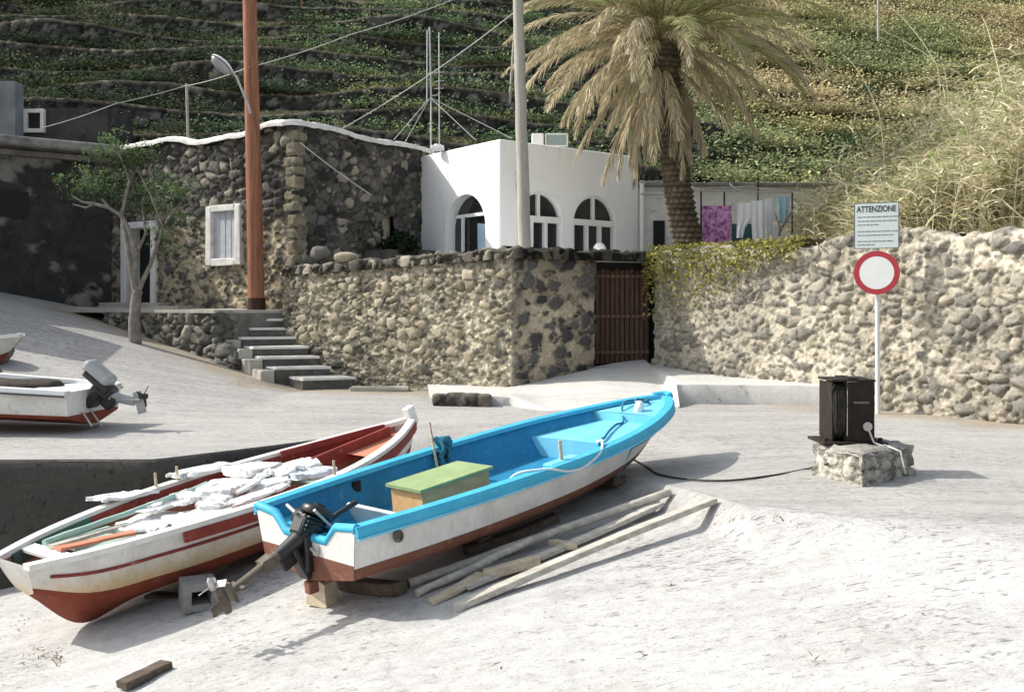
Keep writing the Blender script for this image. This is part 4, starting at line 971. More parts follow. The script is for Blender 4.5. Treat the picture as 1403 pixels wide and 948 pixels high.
# ------------------------------------------------------------------ small crooked tree in front of the stone house
tb = P(186, 466, 18.0); tree = thing('small_tree', 'small crooked tree with sparse feathery foliage in front of the doorway', 'tree', tb)
def PT(px, py, dd=0.0): return P(px, py, 18.0 + dd)
m = MB()
m.tube([PT(186, 472), PT(184, 440), PT(187, 405), PT(190, 398)], [.115, .10, .09, .08], 10, jit=.06)
def limb(pts, r0, r1):
    n = len(pts); m.tube([PT(*p) for p in pts], [r0 + (r1 - r0) * i / (n - 1) for i in range(n)], 8, jit=.05)
limb([(188, 410), (184, 385), (187, 350), (179, 318), (166, 295), (150, 285), (140, 272)], .068, .025)
limb([(188, 405), (196, 385), (207, 362), (216, 335), (224, 312, -.2), (236, 292, -.4), (250, 276, -.5)], .05, .016)
limb([(183, 385), (178, 355), (172, 320), (168, 300, .2), (172, 270, .3), (178, 245, .4)], .055, .018)
limb([(150, 285), (128, 279), (113, 277), (98, 268)], .035, .012); limb([(128, 279), (118, 285), (100, 280)], .02, .008)
limb([(166, 295), (172, 275), (178, 248), (170, 225, -.2), (160, 205, -.3)], .03, .01); limb([(224, 312, -.2), (206, 265, 0), (190, 235, .2), (180, 215, .3)], .018, .008)
limb([(187, 350), (200, 320, .2), (196, 285, .4), (200, 262, .5)], .03, .01); limb([(236, 292, -.4), (245, 300, -.4), (255, 296, -.5)], .015, .006)
m.build('trunk', MAT['bark2'], tree)
Cs, Cl = [], []
for (px, py, r, n_, dd) in ((160, 208, .34, 800, -.2), (185, 212, .3, 600, .2), (140, 215, .25, 300, 0), (118, 258, .32, 700, 0), (135, 246, .22, 400, .1), (150, 262, .2, 250, 0), (190, 268, .32, 700, .3), (205, 285, .25, 400, .3), (236, 262, .30, 600, -.4), (240, 300, .22, 350, -.4), (225, 325, .2, 250, -.3), (172, 250, .2, 250, .3), (250, 272, .18, 260, -.5), (218, 250, .22, 260, .1), (232, 345, .16, 140, -.3)):
    c = np.array(PT(px, py, dd)); q = rng.normal(size=(int(n_ * .85), 3)) * np.array([r, r, r * .6]) * .70; tuft = rng.normal(size=(26, 3)) * np.array([r, r, r * .6]) * .75; q = tuft[rng.integers(0, 26, len(q))] + rng.normal(size=q.shape) * .055; Cs.append(c + q)
    Cl.append(np.array([.11, .165, .07]) * rng.uniform(.35, 1.6, (len(q), 1)) * np.clip(.8 + q[:, 2:3] / r, .4, 1.4))
C_ = np.concatenate(Cs); leaves('crown', C_, rng.uniform(.035, .095, len(C_)), np.concatenate(Cl), .32, .2, tree)

# ------------------------------------------------------------------ poles, lamp, aerial, cables
def pole(name, label, cat, a, b, r0, r1, mat, parts=None):
    rt = thing(name, label, cat, a); m = MB(); n = 14
    m.tube([a + (b - a) * i / n + Vector((random.uniform(-.006, .006), random.uniform(-.006, .006), 0)) for i in range(n + 1)], [r0 + (r1 - r0) * i / n for i in range(n + 1)], 14, jit=.02); m.build('pole', mat, rt); return rt
pa = P(352, 422, 18.95); pa.z = 1.36; pbp = P(341, -70, 18.95)
wpole = pole('utility_pole', 'tall reddish-brown wooden utility pole in front of the stone house', 'pole', pa, pbp, .155, .125, MAT['polewood'])
m = MB(); m.tube([pa + Vector((0, 0, -.02)), pa + Vector((0, 0, .22))], [.175, .165], 14); m.build('base', MAT['polebase'], wpole)
lamp = thing('street_lamp', 'old street lamp head on a curved bracket fixed to the wooden pole', 'lamp', P(343, 150, 18.9))
m = MB(); m.tube([P(344, 156, 18.80), P(341, 146, 18.75), P(334, 128, 18.7), P(325, 107, 18.65), P(317, 95, 18.6), P(308, 84, 18.6)], [.026, .026, .024, .022, .022, .018], 8); m.build('bracket', MAT['galv'], lamp)
hc = P(304, 89, 18.58); ax = Vector((.35, -.55, -.85)).normalized(); hx_ = Vector((-.72, 0, .62)).normalized()
m = MB(); V = []
def ell(m, c, ax1, ax2, ax3, a, b, h0, mi=0, n=18, k=7, lower=False):
    vs = []
    for i in range(k + 1):
        ph = math.pi / 2 * i / k
        for j in range(n):
            th = 2 * math.pi * j / n; vs.append(c + ax1 * a * math.cos(th) * math.cos(ph) + ax2 * b * math.sin(th) * math.cos(ph) + ax3 * h0 * math.sin(ph))
    m.add(vs, [(i * n + j, i * n + (j + 1) % n, (i + 1) * n + (j + 1) % n, (i + 1) * n + j) for i in range(k) for j in range(n)], mi, True)
A1 = Vector((-.60, -.10, .55)).normalized(); A1 = (P(292, 78, 18.5) - P(317, 100, 18.6)).normalized(); A3 = Vector((.45, .5, .8)); A3 = (A3 - A1 * A3.dot(A1)).normalized(); A2 = A3.cross(A1)
ell(m, hc, A1, A2, A3, .25, .15, .10); m.build('housing', MAT['gloss'], lamp)
m = MB(); ell(m, hc - A3 * .01, A1, A2, -A3, .22, .13, .10); m.build('lens', M_var('lamp_lens', (.32, .33, .34), (.26, .27, .28), 5, .25, .02, .002, spec=.5), lamp)
ga = P(720, 346, 17.3); ga.z = 2.2; gpole = pole('utility_pole', 'slim grey pole rising in front of the white house on the terrace corner', 'pole', ga, P(708, -70, 17.3), .115, .085, MAT['greypole'])
for (a, b, d, lab, g_) in (((258, 180), (256, 115), 21.5, 'short thin post standing on the stone house roof', None), ((416, 75), (413, -20), 36, 'thin brown post on the upper terraces right of the wooden pole', None), ((1204, 32), (1204, -10), 33, 'thin pale stake at the top of the dry slope', None), ((697, 168), (706, 40), 30, 'thin leaning pole on the hill beside the grey pole', None)):
    A = P(*a, d); B_ = P(*b, d); m = MB(); m.tube([A - Vector((0, 0, .6)), A, B_], .045 if d > 25 else .03, 7); o = m.build('thin_post', MAT['greypole'] if 'brown' not in lab else MAT['polewood'], loc=A); tag(o, lab, 'post')
ant = thing('tv_aerial', 'pair of thin aerial masts with stay wires where the two houses meet', 'aerial', P(592, 207, 22.0))
m = MB(); d = 22.0
m.tube([P(591, 212, d), P(591, 130, d), P(589, 38, d)], .022, 6); m.tube([P(585.5, 140, d), P(586, 42, d)], .016, 6); m.build('mast', MAT['galv'], ant)
m = MB(); m.tube([P(602.5, 198, d + .4), P(602, 45, d + .4)], .016, 6)
for y in (100, 112, 122): m.tube([P(595, y, d + .4), P(609, y - 1, d + .4)], .010, 5)
m.tube([P(590, 132, d), P(602, 130, d + .4)], .012, 5); m.build('mast', MAT['galv'], ant)
m = MB()
for (x_, y_, dd) in ((540, 192, 21.6), (555, 196, 21.6), (652, 192, 20.8), (702, 190, 21.4)): m = MB(); m.tube([P(590, 134, d), P(x_, y_, dd)], .007, 4); m.build('stay_wire', MAT['palewire'], ant)
def cable(pts, lab, r=.008, mat='palewire', name='overhead_cable', g='overhead cables'):
    pts = [Vector(p) for p in pts]; full = []
    for a, b in zip(pts[:-1], pts[1:]):
        sag = (b - a).length * .012
        full += [a + (b - a) * t - Vector((0, 0, sag * 4 * t * (1 - t))) for t in np.linspace(0, 1, 9)[:-1]]
    full.append(pts[-1]); m = MB(); m.tube(full, r, 5); o = m.build(name, MAT[mat], loc=pts[0]); tag(o, lab, 'cable', g)
cable([P(60, 175, 22), P(160, 142, 21), P(255, 118, 21.5), P(342, 92, 18.8)], 'thin cable rising from the left house to the wooden pole')
cable([P(345, 92, 18.9), P(480, 48, 21), P(640, -8, 24)], 'thin cable from the wooden pole up over the hill', .009)
cable([P(440, 192, 20.2), P(560, 122, 19), P(707, 16, 17.3)], 'cable slanting from the stone house roof up to the grey pole', .009)
cable([P(412, 196, 18.9), P(510, 268, 20.7)], 'pale cable running down the shaded side of the stone house', .013)

# ------------------------------------------------------------------ gate
gate = thing('wooden_gate', 'dark red-brown slatted wooden gate at the back of the white ramp', 'gate', (1.9, 17.45, .45))
GA, GB = Vector((1.28, 17.42, 0)), Vector((2.42, 17.62, 0)); gd = (GB - GA).normalized(); gl = (GB - GA).length; gn = Vector((gd.y, -gd.x, 0))
m = MB(); n = 13
for i in range(n):
    c = GA + gd * (gl * (i + .5) / n); zt = 2.06 + .02 * math.sin(i * 2.3); m.box(c + UZ * (.42 + zt) / 2 + gn * random.uniform(-.004, .004), (gl / n - .018, .03, zt - .42), (gd, gn, UZ), 0, .003)
m.build('slat_panel', MAT['gate'], gate)
m = MB()
for z in (.62, 1.25, 1.95): m = MB(); m.box(GA + gd * gl / 2 + UZ * z + gn * .032, (gl, .03, .07), (gd, gn, UZ)); m.build('rail', MAT['gate'], gate)
m = MB(); m.box(GA + gd * gl / 2 + UZ * 1.2 - gn * .12, (gl + .3, .02, 2.0), (gd, gn, UZ)); m.build('dark_backing', MAT['dark'], gate)  # near-black sheet stands in for the dark space behind the slats
m = MB()
for i in range(n):
    for z in (.62, 1.25, 1.95): m.disc(GA + gd * (gl * (i + .5) / n) + UZ * z + gn * .047, gn, 0, .012, .005, 8)
m.build('stud', M_var('pale_stud', (.42, .3, .22), None, 5, .6), gate)
# pilaster at the wall end
st_pil = style_masonry((.2, .2, .17), .03, .25, (.3, .27, .2), (.42, .38, .29), (.60, .55, .44), 91, .2, None, .03)
# loose stones along the foot of the terrace wall and the edge step
m = MB()
def rock(name, c, size, seed, label, cat, mat, group=None, n=24):
    V = []; k = n // 2
    for i in range(k + 1):
        ph = math.pi * i / k
        for j in range(n): th = 2 * math.pi * j / n; V.append((math.sin(ph) * math.cos(th), math.sin(ph) * math.sin(th), math.cos(ph)))
    V = np.array(V); Q = V * (1 + .45 * (fbm(V * 1.3 + seed * 7.7, seed, 4)[:, None] - .5)); Q = np.sign(Q) * np.abs(Q) ** .8
    Q = Q * np.array(size) / 2 + np.array(c); I = np.arange((k + 1) * n).reshape(k + 1, n); J = np.roll(I, -1, 1)
    o = npmesh(name, Q, np.stack([I[:-1], I[1:], J[1:], J[:-1]], -1).reshape(-1, 4), mat, None, None, True, c); tag(o, label, cat, group); return o
q = P(439, 347, 18.4); rock('boulder', q, (.34, .34, .26), 3, 'rounded grey boulder sitting on the left end of the terrace wall', 'boulder', MAT['boulder'])
q = P(475, 353, 18.0); rock('boulder', q, (.44, .34, .20), 8, 'squarish beige block on the terrace wall beside the round boulder', 'boulder', M_var('beige_block', (.42, .37, .28), (.30, .26, .19), 6, .95, .7, .02))
for (px, py, w, lab) in ((549, 527, .34, 'pale loose stone at the foot of the terrace wall, left of the dark kerb'), (520, 524, .26, 'small grey stone lying under the middle of the terrace wall'), (1268, 553, .44, 'dark round lava stone at the foot of the right wall beyond the sign'), (1300, 556, .30, 'smaller dark stone at the wall foot near the right edge')):
    q = G(px, py + 4); q.z += w * .22; rock('loose_stone', q, (w, w * .7, w * .6), int(px), lab, 'stone', MAT['boulder'] if 'dark' in lab or 'grey' in lab else M_var('pale_stone', (.46, .40, .30), (.34, .29, .21), 6, .95, .7, .02))
m = MB(); a = P(595, 552, 14.3); b_ = P(672, 549, 14.2)
o = stone_solid('stone_kerb', [(a.x, a.y - .12), (b_.x, b_.y - .12), (b_.x, b_.y + .15), (a.x, a.y + .15)], -.05, .145, .02, style_masonry((.3, .3, .3), .03, .9, (.08, .075, .065), (.2, .18, .14), (.2, .18, .15), 97, .15, None, .02), [(a.x + .1, a.y), (b_.x - .1, b_.y)], off=a, rnd=.015)
tag(o, 'short dark stone kerb in front of the ramp below the terrace wall', 'kerb')
m = MB(); a = G(520, 536); m.box(a + Vector((0, .1, .03)), (1.0, .25, .08), None, 0, .01, .02); o = m.build('kerb_slab', MAT['step'], loc=a); tag(o, 'thin worn concrete slab at the foot of the stairs and wall', 'slab')

# ------------------------------------------------------------------ annex and washing
annex = thing('annex', 'low pale grey annex with a dark doorway behind the palm trunk', 'building', (2.9, 22.6, 2.4))
m = MB(); m.box((5.4, 23.3, 3.2), (5.1, 1.2, 1.9)); m.build('wall', MAT['grey_wall'], annex)
m = MB(); m.box((5.4, 23.2, 4.18), (5.2, 1.5, .07), None, 0, .005, .01); m.build('roof', MAT['cornice'], annex)
c = P(903.5, 325, 22.68); m = MB(); m.box(Vector((c.x, 22.69, 2.75)), (.26, .04, 1.25)); m.build('door', MAT['dark'], annex)
m = MB(); m.box((4.85, 22.68, 2.75), (1.35, .05, 1.1)); m.build('opening', MAT['teal'], annex)
m = MB(); m.tube([P(880, 345, 22.2), P(880, 252, 22.2)], .05, 8); m.tube([P(877, 250, 22.2), P(884, 250, 22.2)], .04, 8); m.build('drainpipe', MAT['gloss'], annex)
m = MB(); c = P(897, 287, 22.66); m.box(c, (.18, .08, .07), None, 0, 0, .02); m.build('wall_light', MAT['gloss'], annex)
perg = thing('pergola', 'flimsy pergola of pale pipes and wires over the washing line', 'pergola', (4.5, 20.5, 2.3))
m = MB()
for (a, b, d1, d2, r) in (((878, 250), (948, 246), 20.2, 20.6, .022), ((878, 266), (920, 266), 21.5, 21.5, .022), ((965, 258), (1035, 256), 20.5, 20.5, .02), ((960, 262), (1085, 264), 19.6, 19.8, .012), ((1015, 256), (1085, 262), 21, 20.2, .015), ((938, 250), (960, 262), 20.6, 19.6, .014), ((1000, 252), (1012, 262), 21.2, 19.6, .014)): m = MB(); m.tube([P(*a, d1), P(*b, d2)], r, 6); m.build('pipe', MAT['galv'], perg)
m = MB()
for (x_, d1, y0) in ((961, 19.6, 262), (1086, 19.8, 264), (1039, 21.2, 240), (993, 19.7, 262)):
    p_ = P(x_, y0, d1); m = MB(); m.tube([p_, Vector((p_.x, p_.y, 2.2))], .018, 6); m.build('post', MAT['steel'], perg)
def cloth(name, outline, d, mat, lab, cat, amp=.05, ph=0.0):
    """hanging cloth: outline given as rows (y, xl, xr)"""
    R = []; rows = []
    ys = np.linspace(outline[0][0], outline[-1][0], 22)
    for y in ys:
        xl = np.interp(y, [o[0] for o in outline], [o[1] for o in outline]); xr = np.interp(y, [o[0] for o in outline], [o[2] for o in outline])
        t = (y - ys[0]) / (ys[-1] - ys[0])
        for u in np.linspace(0, 1, 22): p = P(xl + (xr - xl) * u, y, d); rows.append((p.x, p.y + amp * (.3 + t) * math.sin(u * 13 + ph + t) , p.z))
    I = np.arange(22 * 22).reshape(22, 22)
    o = npmesh(name, np.array(rows), np.stack([I[:-1, :-1], I[:-1, 1:], I[1:, 1:], I[1:, :-1]], -1).reshape(-1, 4), mat, None, None, True, P((outline[0][1] + outline[0][2]) / 2, outline[-1][0], d)); 
    if lab: tag(o, lab, cat, 'washing on the line')
    return o
cloth('beach_towel', [(282, 962, 1003), (342, 961, 1004)], 19.6, MAT['purple'], 'purple patterned cloth hanging on the washing line', 'towel')
tr = thing('trousers', 'pair of white trousers hanging on the washing line', 'trousers', P(1030, 332, 19.62), 'washing on the line')
for (out) in ([(278, 1011, 1031), (300, 1011, 1031), (312, 1010, 1022), (326, 1010, 1019)], [(275, 1029, 1047), (300, 1030, 1047), (332, 1032, 1049)]):
    o = cloth('leg', out, 19.62, MAT['wcloth'], None, None, .03); o.parent = tr; o.location = o.location - tr.location
cloth('blue_shirt', [(270, 1064, 1083), (306, 1066, 1082)], 19.8, MAT['bcloth'], 'pale blue shirt hanging on the washing line, right of the white trousers', 'shirt', .03, 2)
cloth('sheet', [(272, 1048, 1060), (330, 1049, 1059)], 19.9, MAT['wcloth'], 'narrow white sheet hanging between the trousers and the blue shirt', 'sheet', .02, 1)
m = MB(); b_ = P(1068, 332, 19.3)
for pts in (((1068, 335), (1069, 310), (1062, 292)), ((1069, 315), (1080, 300), (1088, 284)), ((1069, 318), (1075, 306), (1079, 296))): m.tube([P(*q, 19.3) for q in pts], [.03, .02, .01], 6)
o = m.build('bare_sapling', MAT['bark2'], loc=b_); tag(o, 'bare forked sapling in front of the blue shirt', 'sapling')

# ------------------------------------------------------------------ road sign
sb = G(1203, 563); sb.y = 13.2; sb = Vector((P(1203, 563, 13.2).x, 13.2, 0.0)); sg = thing('road_sign', 'round no-vehicles sign with red ring under a grey warning panel on a white post', 'road sign', sb)
m = MB(); m.tube([sb + Vector((0, 0, -.05)), sb + Vector((-.005, 0, 1.5)), sb + Vector((-.01, 0, 2.78))], .030, 12); m.build('post', MAT['signwhite'], sg)
sn = Vector((-.45, -1, 0)).normalized(); sx = Vector((1, -.45, 0)).normalized()
c = P(1202, 374, 13.16) + sn * .04; m = MB(); m.disc(c, sn, 0, .288, .012, 48, 0); d0 = m.build('disc', [MAT['plate']], sg)
m = MB(); m.disc(c + sn * .0125, sn, 0, .216, .003, 48); s_ = m.build('white_field', MAT['signwhite'], d0); fixsub(s_, sg)
m = MB(); m.disc(c + sn * .0125, sn, .216, .286, .004, 48); s_ = m.build('red_ring', MAT['signred'], d0); fixsub(s_, sg)
c = P(1201.5, 309.5, 13.16) + sn * .04; m = MB(); m.box(c, (.56, .012, .61), (sx, -sn, UZ), 0, 0, .004); d0 = m.build('warning_panel', MAT['signgrey'], sg)
m = MB()
for (dx, dz, wx, wz) in ((-.275, 0, .008, .60), (.275, 0, .008, .60), (0, .30, .558, .008), (0, -.30, .558, .008)): m.box(c + sx * dx + UZ * dz + sn * .0075, (wx, .002, wz), (sx, -sn, UZ))
s_ = m.build('border', MAT['ink'], d0); fixsub(s_, sg)
cu = bpy.data.curves.new('lettering', 'FONT'); cu.body = 'ATTENZIONE'; cu.size = .112; cu.align_x = 'CENTER'; cu.align_y = 'CENTER'; cu.extrude = .001; cu.offset = .0022
to = bpy.data.objects.new('t', cu); COL.objects.link(to); dg = bpy.context.evaluated_depsgraph_get(); tm = bpy.data.meshes.new_from_object(to.evaluated_get(dg)); bpy.data.objects.remove(to)
wx = max(v.co.x for v in tm.vertices) - min(v.co.x for v in tm.vertices); k = .49 / wx
for v in tm.vertices:
    q = c + sx * (v.co.x * k) + UZ * (v.co.y + .215) + sn * (.0085 + v.co.z); v.co = q - Vector(sg.location)
tm.materials.clear(); tm.materials.append(MAT['ink']); tm.name = 'lettering'; link('lettering', tm, d0)
m = MB(); random.seed(5)
for row, (z, ln) in enumerate(((.115, .46), (.062, .46), (.012, .26), (-.075, .47), (-.125, .44), (-.205, .44), (-.25, .2))):
    x = -.235
    while x < -.235 + ln:
        w = random.uniform(.03, .075); m.box(c + sx * (x + w / 2) + UZ * z + sn * .0075, (w, .002, .013), (sx, -sn, UZ)); x += w + .010
s_ = m.build('small_print', M_var('faint_ink', (.22, .25, .26), None, 5, .6), d0); fixsub(s_, sg)
m = MB()
for z in (1.86, 2.3, 2.62): m.box(sb + Vector((-.008, -.0, z)), (.10, .075, .03), None, 0, 0, .006)
m.build('clamp', MAT['galv'], sg)

# ------------------------------------------------------------------ winch on its block
blk = thing('concrete_block', 'rough broken concrete block carrying the rusty winch', 'block', (2.95, 8.3, 0))
st_blk = style_masonry((.13, .13, .10), .03, .55, (.36, .34, .29), (.54, .51, .44), (.62, .59, .51), 45, .2, (.2, .19, .17), .03)
bt = [np.array([2.55, 8.5]), np.array([2.76, 7.84]), np.array([3.40, 8.40]), np.array([3.2, 9.0])]
stone_solid('body', bt, -.15, .25, .018, st_blk, None, parent=blk, lean=.05)
m = MB(); cc = sum(bt) / 4; tq = [b_ + (cc - b_) * .045 for b_ in bt]; V = []
for i in range(15):
    for j in range(15):
        u, v = i / 14, j / 14; p = (tq[0] * (1 - u) + tq[1] * u) * (1 - v) + (tq[3] * (1 - u) + tq[2] * u) * v; V.append((*p, .25 + .03 * random.random() - (.04 if i in (0, 14) or j in (0, 14) else 0)))
I = np.arange(225).reshape(15, 15); npmesh('top', np.array(V), np.stack([I[:-1, :-1], I[1:, :-1], I[1:, 1:], I[:-1, 1:]], -1).reshape(-1, 4), MAT['block'], None, blk)
wr = thing('winch', 'rusty dark iron boat winch with wound cable on the concrete block', 'winch', (2.88, 8.45, .27))
x0, x1, yf, zb, zt = 2.70, 3.04, 8.36, .285, .79
m = MB(); m.box(((x0 + .12 + x1) / 2, yf, (zb + zt) / 2), (x1 - x0 - .12, .02, zt - zb - .005), None, 0, .002, .004); m.build('front_plate', MAT['rust'], wr)
m = MB()
for x in (x0 + .11, x1 - .008, x0): m = MB(); m.box((x, yf + .19, (zb + zt) / 2), (.016, .36 if x != x0 else .34, zt - zb - (.02 if x == x0 else 0)), None, 0, .002); m.build('side_plate', MAT['rust'], wr)
m = MB(); m.box(((x0 + x1) / 2, yf + .19, zt + .008), (x1 - x0 + .03, .40, .016), None, 0, .003, .004); m.box(((x0 + x1) / 2, yf + .19, zt + .022), (.08, .36, .014)); m.build('top_plate', MAT['rust'], wr)
m = MB(); m.box(((x0 + x1) / 2, yf + .17, zb - .012), (x1 - x0 + .20, .46, .022), None, 0, .004, .006)
for x in (x0 - .06, x1 + .06): m.disc((x, yf + .02, zb), (0, 0, 1), 0, .018, .03, 6)
m.build('base_plate', MAT['rust'], wr)
m = MB()
for k in range(9):
    cz = (zb + zt) / 2; r = .215 + .006 * (k % 2)
    m.tube([(x0 + .014 + k * .0108 + random.uniform(-.002, .002), yf + .19 + (.175 + .012 * (k % 2)) * math.copysign(abs(math.cos(a)) ** .6, math.cos(a)), cz + (r + .018) * math.copysign(abs(math.sin(a)) ** .6, math.sin(a))) for a in np.linspace(0, 2 * math.pi, 40)], .0075, 6)
m.lathe((x0, yf + .19, (zb + zt) / 2), (1, 0, 0), [(.12, 0), (.16, .005), (.16, .09), (.12, .1)], 24); m.build('cable_drum', MAT['steel'], wr)
m = MB(); m.disc((x1 - .06, yf - .013, zb + .13), (0, -1, 0), 0, .038, .012, 20); m.build('shaft_cap', MAT['alu'], wr)
m = MB(); m.box((x1 - .11, yf - .016, zb + .33), (.13, .014, .02), None, 0, .001, .003); m.build('lever', M_var('worn_iron', (.16, .12, .10), None, 8, .6), wr)
m = MB(); m.tube([(x1 - .05, yf - .02, zb + .10), (x1 - .02, yf - .05, zb + .0), (x1 + .03, yf - .08, zb - .02), (x1 + .07, yf - .15, zb - .02), (x1 + .13, yf - .24, .24), (x1 + .155, yf - .28, .06)], .009, 6); m.build('chain', MAT['alu'], wr)
m = MB(); m.tube([(x0 + .02, yf - .02, .36), (x0 - .03, yf - .1, .55), (x0 - .05, yf - .05, .70), (x0 + .02, yf + .02, .76)], .006, 5); m.build('loose_cable', MAT['steel'], wr)
pts = [Vector((2.62, 8.25, .12)), G(1106, 644), G(1060, 653), G(1000, 660), G(950, 659), G(905, 652), G(886, 641)]
for q in pts[1:]: q.z += .012
pts += [P(866, 628, 9.75)]
m = MB(); sp = []
for i in range(len(pts) - 1):
    for t in np.linspace(0, 1, 7)[:-1]:
        p0, p1, p2, p3 = pts[max(i - 1, 0)], pts[i], pts[i + 1], pts[min(i + 2, len(pts) - 1)]
        sp.append(.5 * ((2 * p1) + (p2 - p0) * t + (2 * p0 - 5 * p1 + 4 * p2 - p3) * t * t + (-p0 + 3 * p1 - 3 * p2 + p3) * t ** 3))
m.tube(sp + [pts[-1]], .009, 6); o = m.build('winch_cable', MAT['steel'], loc=pts[1]); tag(o, 'dark steel cable lying slack between the winch block and the blue boat', 'cable')

# ------------------------------------------------------------------ boats
def cat(xs, ys, x):                       # smooth interpolation through stations
    xs = np.array(xs, float); ys = np.array(ys, float); m_ = np.gradient(ys, xs); i = np.clip(np.searchsorted(xs, x) - 1, 0, len(xs) - 2)
    h = xs[i + 1] - xs[i]; t = (x - xs[i]) / h
    return (2 * t**3 - 3 * t**2 + 1) * ys[i] + (t**3 - 2 * t**2 + t) * h * m_[i] + (-2 * t**3 + 3 * t**2) * ys[i + 1] + (t**3 - t**2) * h * m_[i + 1]
class Hull:
    """stations: x, half beam, gunwale z, chine half beam, chine z, keel z, keel x shift (rake)"""
    def __init__(s, st, boot=.12, flare=.0): s.st = np.array(st, float); s.boot = boot; s.flare = flare
    def at(s, x):
        c = s.st; return [float(cat(c[:, 0], c[:, k], x)) for k in range(1, 7)]
    def section(s, x, nb=5, ns=9, inset=0.0):
        b, zg, bc, zc, zk, sh = s.at(x); b = max(b - inset, .0); bc = max(min(bc - inset, b + .3), .0); pts = []
        for i in range(nb): t = i / nb; pts.append((x + sh * (1 - .25 * t), bc * t, zk + (zc - zk) * t ** 1.1 + inset))
        for i in range(ns + 1):
            t = i / ns; pts.append((x + sh * .75 * (1 - t) ** 1.3, bc + (b - bc) * (t ** (1 - s.flare)), zc + (zg - zc) * t + inset * (1 - t)))
        return pts
    def shell(s, m, n=46, inset=0.0, nb=5, ns=9, boot_rows=2, x0=None, x1=None, m_side=0, m_bot=1, flip=False, bootz=None):
        X = np.linspace(s.st[0, 0] if x0 is None else x0, s.st[-1, 0] if x1 is None else x1, n)
        for sd in (-1, 1):
            vs = []; secs = []
            for x in X:
                sec = s.section(x, nb, ns, inset)
                vs += [(p[0], p[1] * sd, p[2]) for p in sec]
            k = nb + ns + 1
            f_b, f_s = [], []
            for i in range(n - 1):
                for j in range(k - 1):
                    q = (i * k + j, (i + 1) * k + j, (i + 1) * k + j + 1, i * k + j + 1)
                    if (sd == 1) != flip: q = q[::-1]
                    (f_b if j < nb + boot_rows else f_s).append(q)
            n0 = len(m.v); m.add(vs, [], 0)
            for q in f_b: m.f.append(tuple(z + n0 for z in q)); m.m.append(m_bot); m.sm.append(True)
            for q in f_s: m.f.append(tuple(z + n0 for z in q)); m.m.append(m_side); m.sm.append(True)
    def gunwale(s, x, sd, o=0.0, dz=0.0):
        b, zg, *_ = s.at(x); return Vector((x, sd * max(b + o, 0.0), zg + dz))
    def rail(s, m, prof, x0, x1, n=40, sides=(-1, 1), mi=0):
        """sweep a little profile (offset out, dz) along the sheer"""
        for sd in sides:
            vs = []
            for x in np.linspace(x0, x1, n): vs += [s.gunwale(x, sd, o, dz) for (o, dz) in prof]
            k = len(prof); fs = []
            for i in range(n - 1):
                for j in range(k):
                    q = (i * k + j, i * k + (j + 1) % k, (i + 1) * k + (j + 1) % k, (i + 1) * k + j); fs.append(q if sd == 1 else q[::-1])
            fs += [tuple(range(k)), tuple(range((n - 1) * k, n * k))]
            m.add(vs, fs, mi)
    def deck(s, m, x0, x1, dz, inset=.05, n=14, camber=.02, mi=0):
        vs = []
        for x in np.linspace(x0, x1, n):
            b, zg, *_ = s.at(x); b = max(b - inset, .002)
            for u in np.linspace(-1, 1, 9): vs.append((x, b * u, zg + dz + camber * (1 - u * u)))
        m.add(vs, [(i * 9 + j, (i + 1) * 9 + j, (i + 1) * 9 + j + 1, i * 9 + j + 1) for i in range(n - 1) for j in range(8)], mi, True)
    def bulkhead(s, m, x, z0, dz, inset=.05, mi=0):
        b, zg, bc, zc, zk, sh = s.at(x); b -= inset; bc -= inset; m.add([(x, -bc, z0), (x, bc, z0), (x, b, zg + dz), (x, -b, zg + dz)], [(0, 1, 2, 3), (3, 2, 1, 0)][:1], mi)
def boat_root(name, label, c, hx, hy, pitch, cat_='boat', roll=0.0, group=None):
    rt = thing(name, label, cat_, c, group); h = Vector((hx * math.cos(pitch), hy * math.cos(pitch), math.sin(pitch))).normalized(); l = Vector((0, 0, 1)).cross(h).normalized(); u = h.cross(l)
    R = Matrix((h, l, u)).transposed().to_euler(); rt.rotation_euler = R; R2 = Matrix((h, l, u)).transposed(); return rt, R2
recess_parts = {}
# ---- blue boat
BC = Vector((-1.41, 6.9, -.475)); hd_ = math.radians(43); bboat, BR = boat_root('motor_boat', 'white motor boat with bright blue gunwale and interior, brown bottom, hauled out on the slipway', BC, math.sin(hd_), math.cos(hd_), math.radians(6.6))
BL = 4.42
bh = Hull([(0, .575, .45, .52, .095, 0.0, 0), (.6, .65, .445, .585, .09, -.0, 0), (1.5, .715, .44, .62, .085, -.01, 0), (2.4, .72, .44, .58, .09, -.01, 0), (3.1, .64, .45, .45, .11, .0, 0), (3.7, .47, .465, .26, .16, .02, -.06), (4.1, .29, .48, .11, .22, .05, -.20), (4.33, .12, .49, .02, .28, .10, -.36), (BL, .015, .495, .0, .32, .14, -.42)], flare=.15)
m = MB(); bh.shell(m, 60, boot_rows=2)
b, zg, bc, zc, zk, sh = bh.at(0.0)
cut = .14
tp = [(0, zk), (bc, zc), (bc + (b - bc) * .22, zc + (zg - zc) * .22)]; 
m.add([(0, -bc * 1.0, zc), (0, 0, zk), (0, bc, zc), (0, bc + (b - bc) * .25, zc + .10), (0, -bc - (b - bc) * .25, zc + .10)], [(0, 1, 2, 3, 4)], 1)
m.add([(0, -bc - (b - bc) * .25, zc + .10), (0, bc + (b - bc) * .25, zc + .10), (0, b, zg), (0, b * .62, zg - .03), (0, b * .42, zg - cut), (0, -b * .42, zg - cut), (0, -b * .62, zg - .03), (0, -b, zg)], [(0, 1, 2, 3, 4, 5, 6, 7)], 0)
m.build('hull', [MAT['hull_blue'], MAT['brown']], bboat, local=True)
